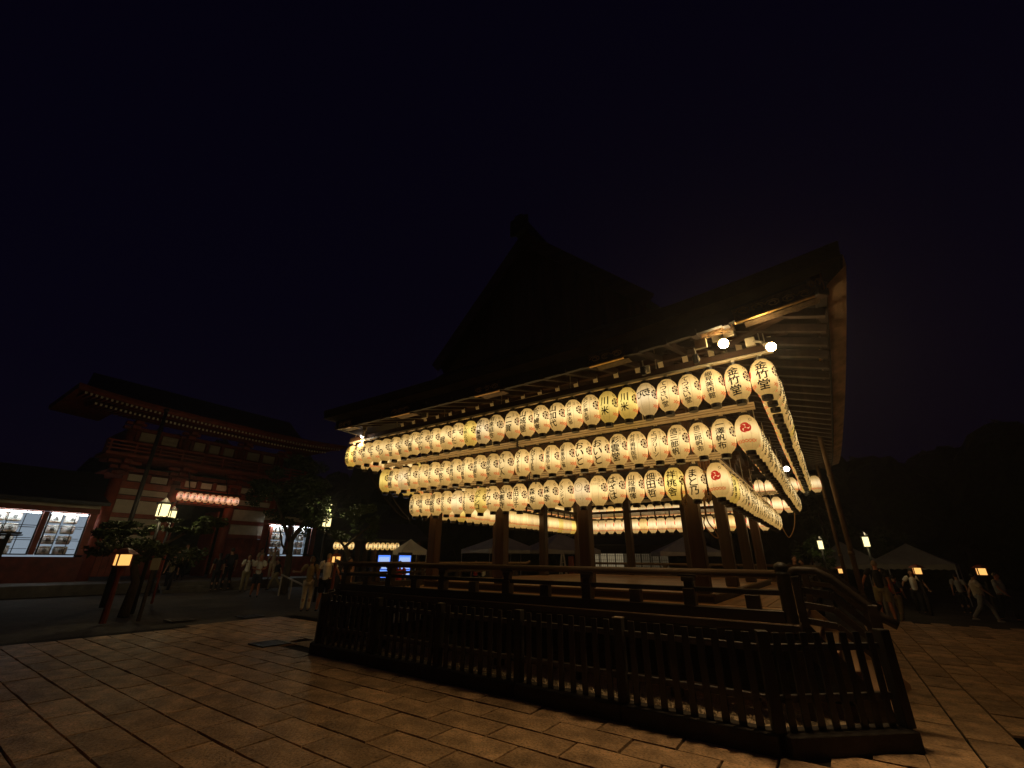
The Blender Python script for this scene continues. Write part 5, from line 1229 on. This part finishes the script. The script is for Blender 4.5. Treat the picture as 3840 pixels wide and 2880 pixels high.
person('person in a dark top and beige trousers striding to the left near the forked tree', (-24.3, 13.2, 0), F(-.3, -1), 1.45, black, khaki, ('swingf', 'swingb'), 'stride', hair='short')
person('tall person in black standing dark against the red gate wall', (-25.6, 11.35, 0), F(-1, 0), 1.98, black, black, ('down', 'down'), 'apart', hair='short', face=False, extra=backpack(black))
person('shorter person in black beside the tall dark one at the gate', (-25.4, 10.75, 0), F(-1, .3), 1.72, black, black, ('down', 'down'), hair='long', face=False)
person('person in a floral pale shirt standing inside the gateway', (-28.6, 10.35, .42), F(1, -.3), 1.75, grey, black, ('down', 'carry'), hair='short')
person('person in dark clothes left of the floral shirt inside the gateway', (-27.2, 9.55, .42), F(1, 0), 1.55, navy, black, ('down', 'down'), hair='long')
person('person in black bag and dark clothes walking out of the gate at far left', (-26.0, 9.0, 0), F(.9, -.5), 1.60, khaki, black, ('swingf', 'swingb'), 'walk', hair='short')
person('person in a red shirt beyond the hall between the first two columns', (-15.0, 18.35, 0), F(.5, -.8), 1.50, red, navy, ('down', 'hold'), hair='long')
person('person in a white shirt next to the red shirt beyond the hall', (-14.6, 18.5, 0), F(.4, -.9), 1.46, white, navy, ('hold', 'down'), hair='bob')
person('person in black with white sleeves at the right of the group beyond the hall', (-14.1, 18.9, 0), F(-.8, -.6), 1.50, black, black, ('down', 'phone'), hair='bun')
person('person in a red top seen low behind the left veranda rail', (-12.6, 11.2, 0), F(.6, -.7), 1.48, red, black, ('down', 'down'), hair='long', face=False)
person('person in a black T-shirt and khaki shorts at the foot of the stair', (.98, 18.2, 0), F(.05, 1), 1.66, black, khaki, ('down', 'out'), 'apart', 'skinred', 'bald', lower='shorts', vox=NEAR, face=False)
person('person in patterned clothes just behind the black T-shirt on the right', (1.15, 19.6, -.15), F(.2, -1), 1.56, cloth('pattern', (.22, .17, .13)), grey, ('down', 'down'), hair='bob')
person('person with a red bag and white cloth at the waist, leaning forward', (1.5, 21.2, -.3), F(.6, .8), 1.52, navy, olive, ('carry', 'down'), 'walk', hair='short', lean=.22, vox=NEAR, face=False, extra=backpack('redcloth'))
person('person in black overalls over a white short sleeved shirt walking toward the hall', (2.5, 25.6, -.3), F(-.1, -1), 1.62, white, black, ('out', 'out'), 'walk', hair='short', lower='wide', vox=NEAR)
person('person in a cream shirt and grey trousers with a long stride at right', (4.0, 23.6, -.3), F(1, .1), 1.56, cream, grey, ('swingf', 'swingb'), 'stride', hair='short', shoe='shoelight', vox=NEAR)
person('person in a grey shirt swinging bare arms right beside the long stride', (4.75, 24.4, -.3), F(.7, -.6), 1.58, grey, black, ('swingf', 'swingb'), 'walk', 'skinred', 'short', vox=NEAR)
person('person in a pale top standing dim under the far right trees', (4.0, 26.6, -.3), F(.2, 1), 1.5, grey, black, hair='short', face=False)
person('person with a pale cap at the far right edge of the crowd', (6.0, 25.5, -.3), F(-.5, -1), 1.6, navy, black, hair='short', haircol='hairgrey')
person('person in dark clothes at the right margin with a phone', (5.4, 22.6, -.3), F(-.4, -1), 1.55, black, black, ('phone', 'down'), hair='short')
person('person in grey leaning at the right margin', (4.95, 20.3, -.3), F(.5, .5), 1.48, grey, grey, ('down', 'carry'), hair='long', face=False)
person('person with dark hair standing behind the newel post, left of two', (-1.2, 19.7, 0), F(.5, -1), 1.80, black, black, ('down', 'phone'), hair='short')
person('shorter person with dark hair standing behind the newel post, right of two', (-1.0, 19.9, -.03), F(-.5, -1), 1.70, black, grey, ('phone', 'down'), hair='bun')
flush()
# ------------------------------------------------------------------ thin haze volume added for glow round the lamps
hb = MB(); hb.box((-7.5, 43, 6.9), (158, 138, 16.4)); hz = hb.build('haze', 'dark'); hz['kind'] = 'stuff'
hm = bpy.data.materials.new('night_haze'); hm.use_nodes = True; ht = hm.node_tree; ht.nodes.clear()
ho = ht.nodes.new("ShaderNodeOutputMaterial"); hv = ht.nodes.new("ShaderNodeVolumePrincipled")
hv.inputs['Color'].default_value = (.9, .9, .92, 1); hv.inputs['Density'].default_value = .0014; hv.inputs['Anisotropy'].default_value = .55
ht.links.new(hv.outputs[0], ho.inputs['Volume']); hz.data.materials.clear(); hz.data.materials.append(hm)
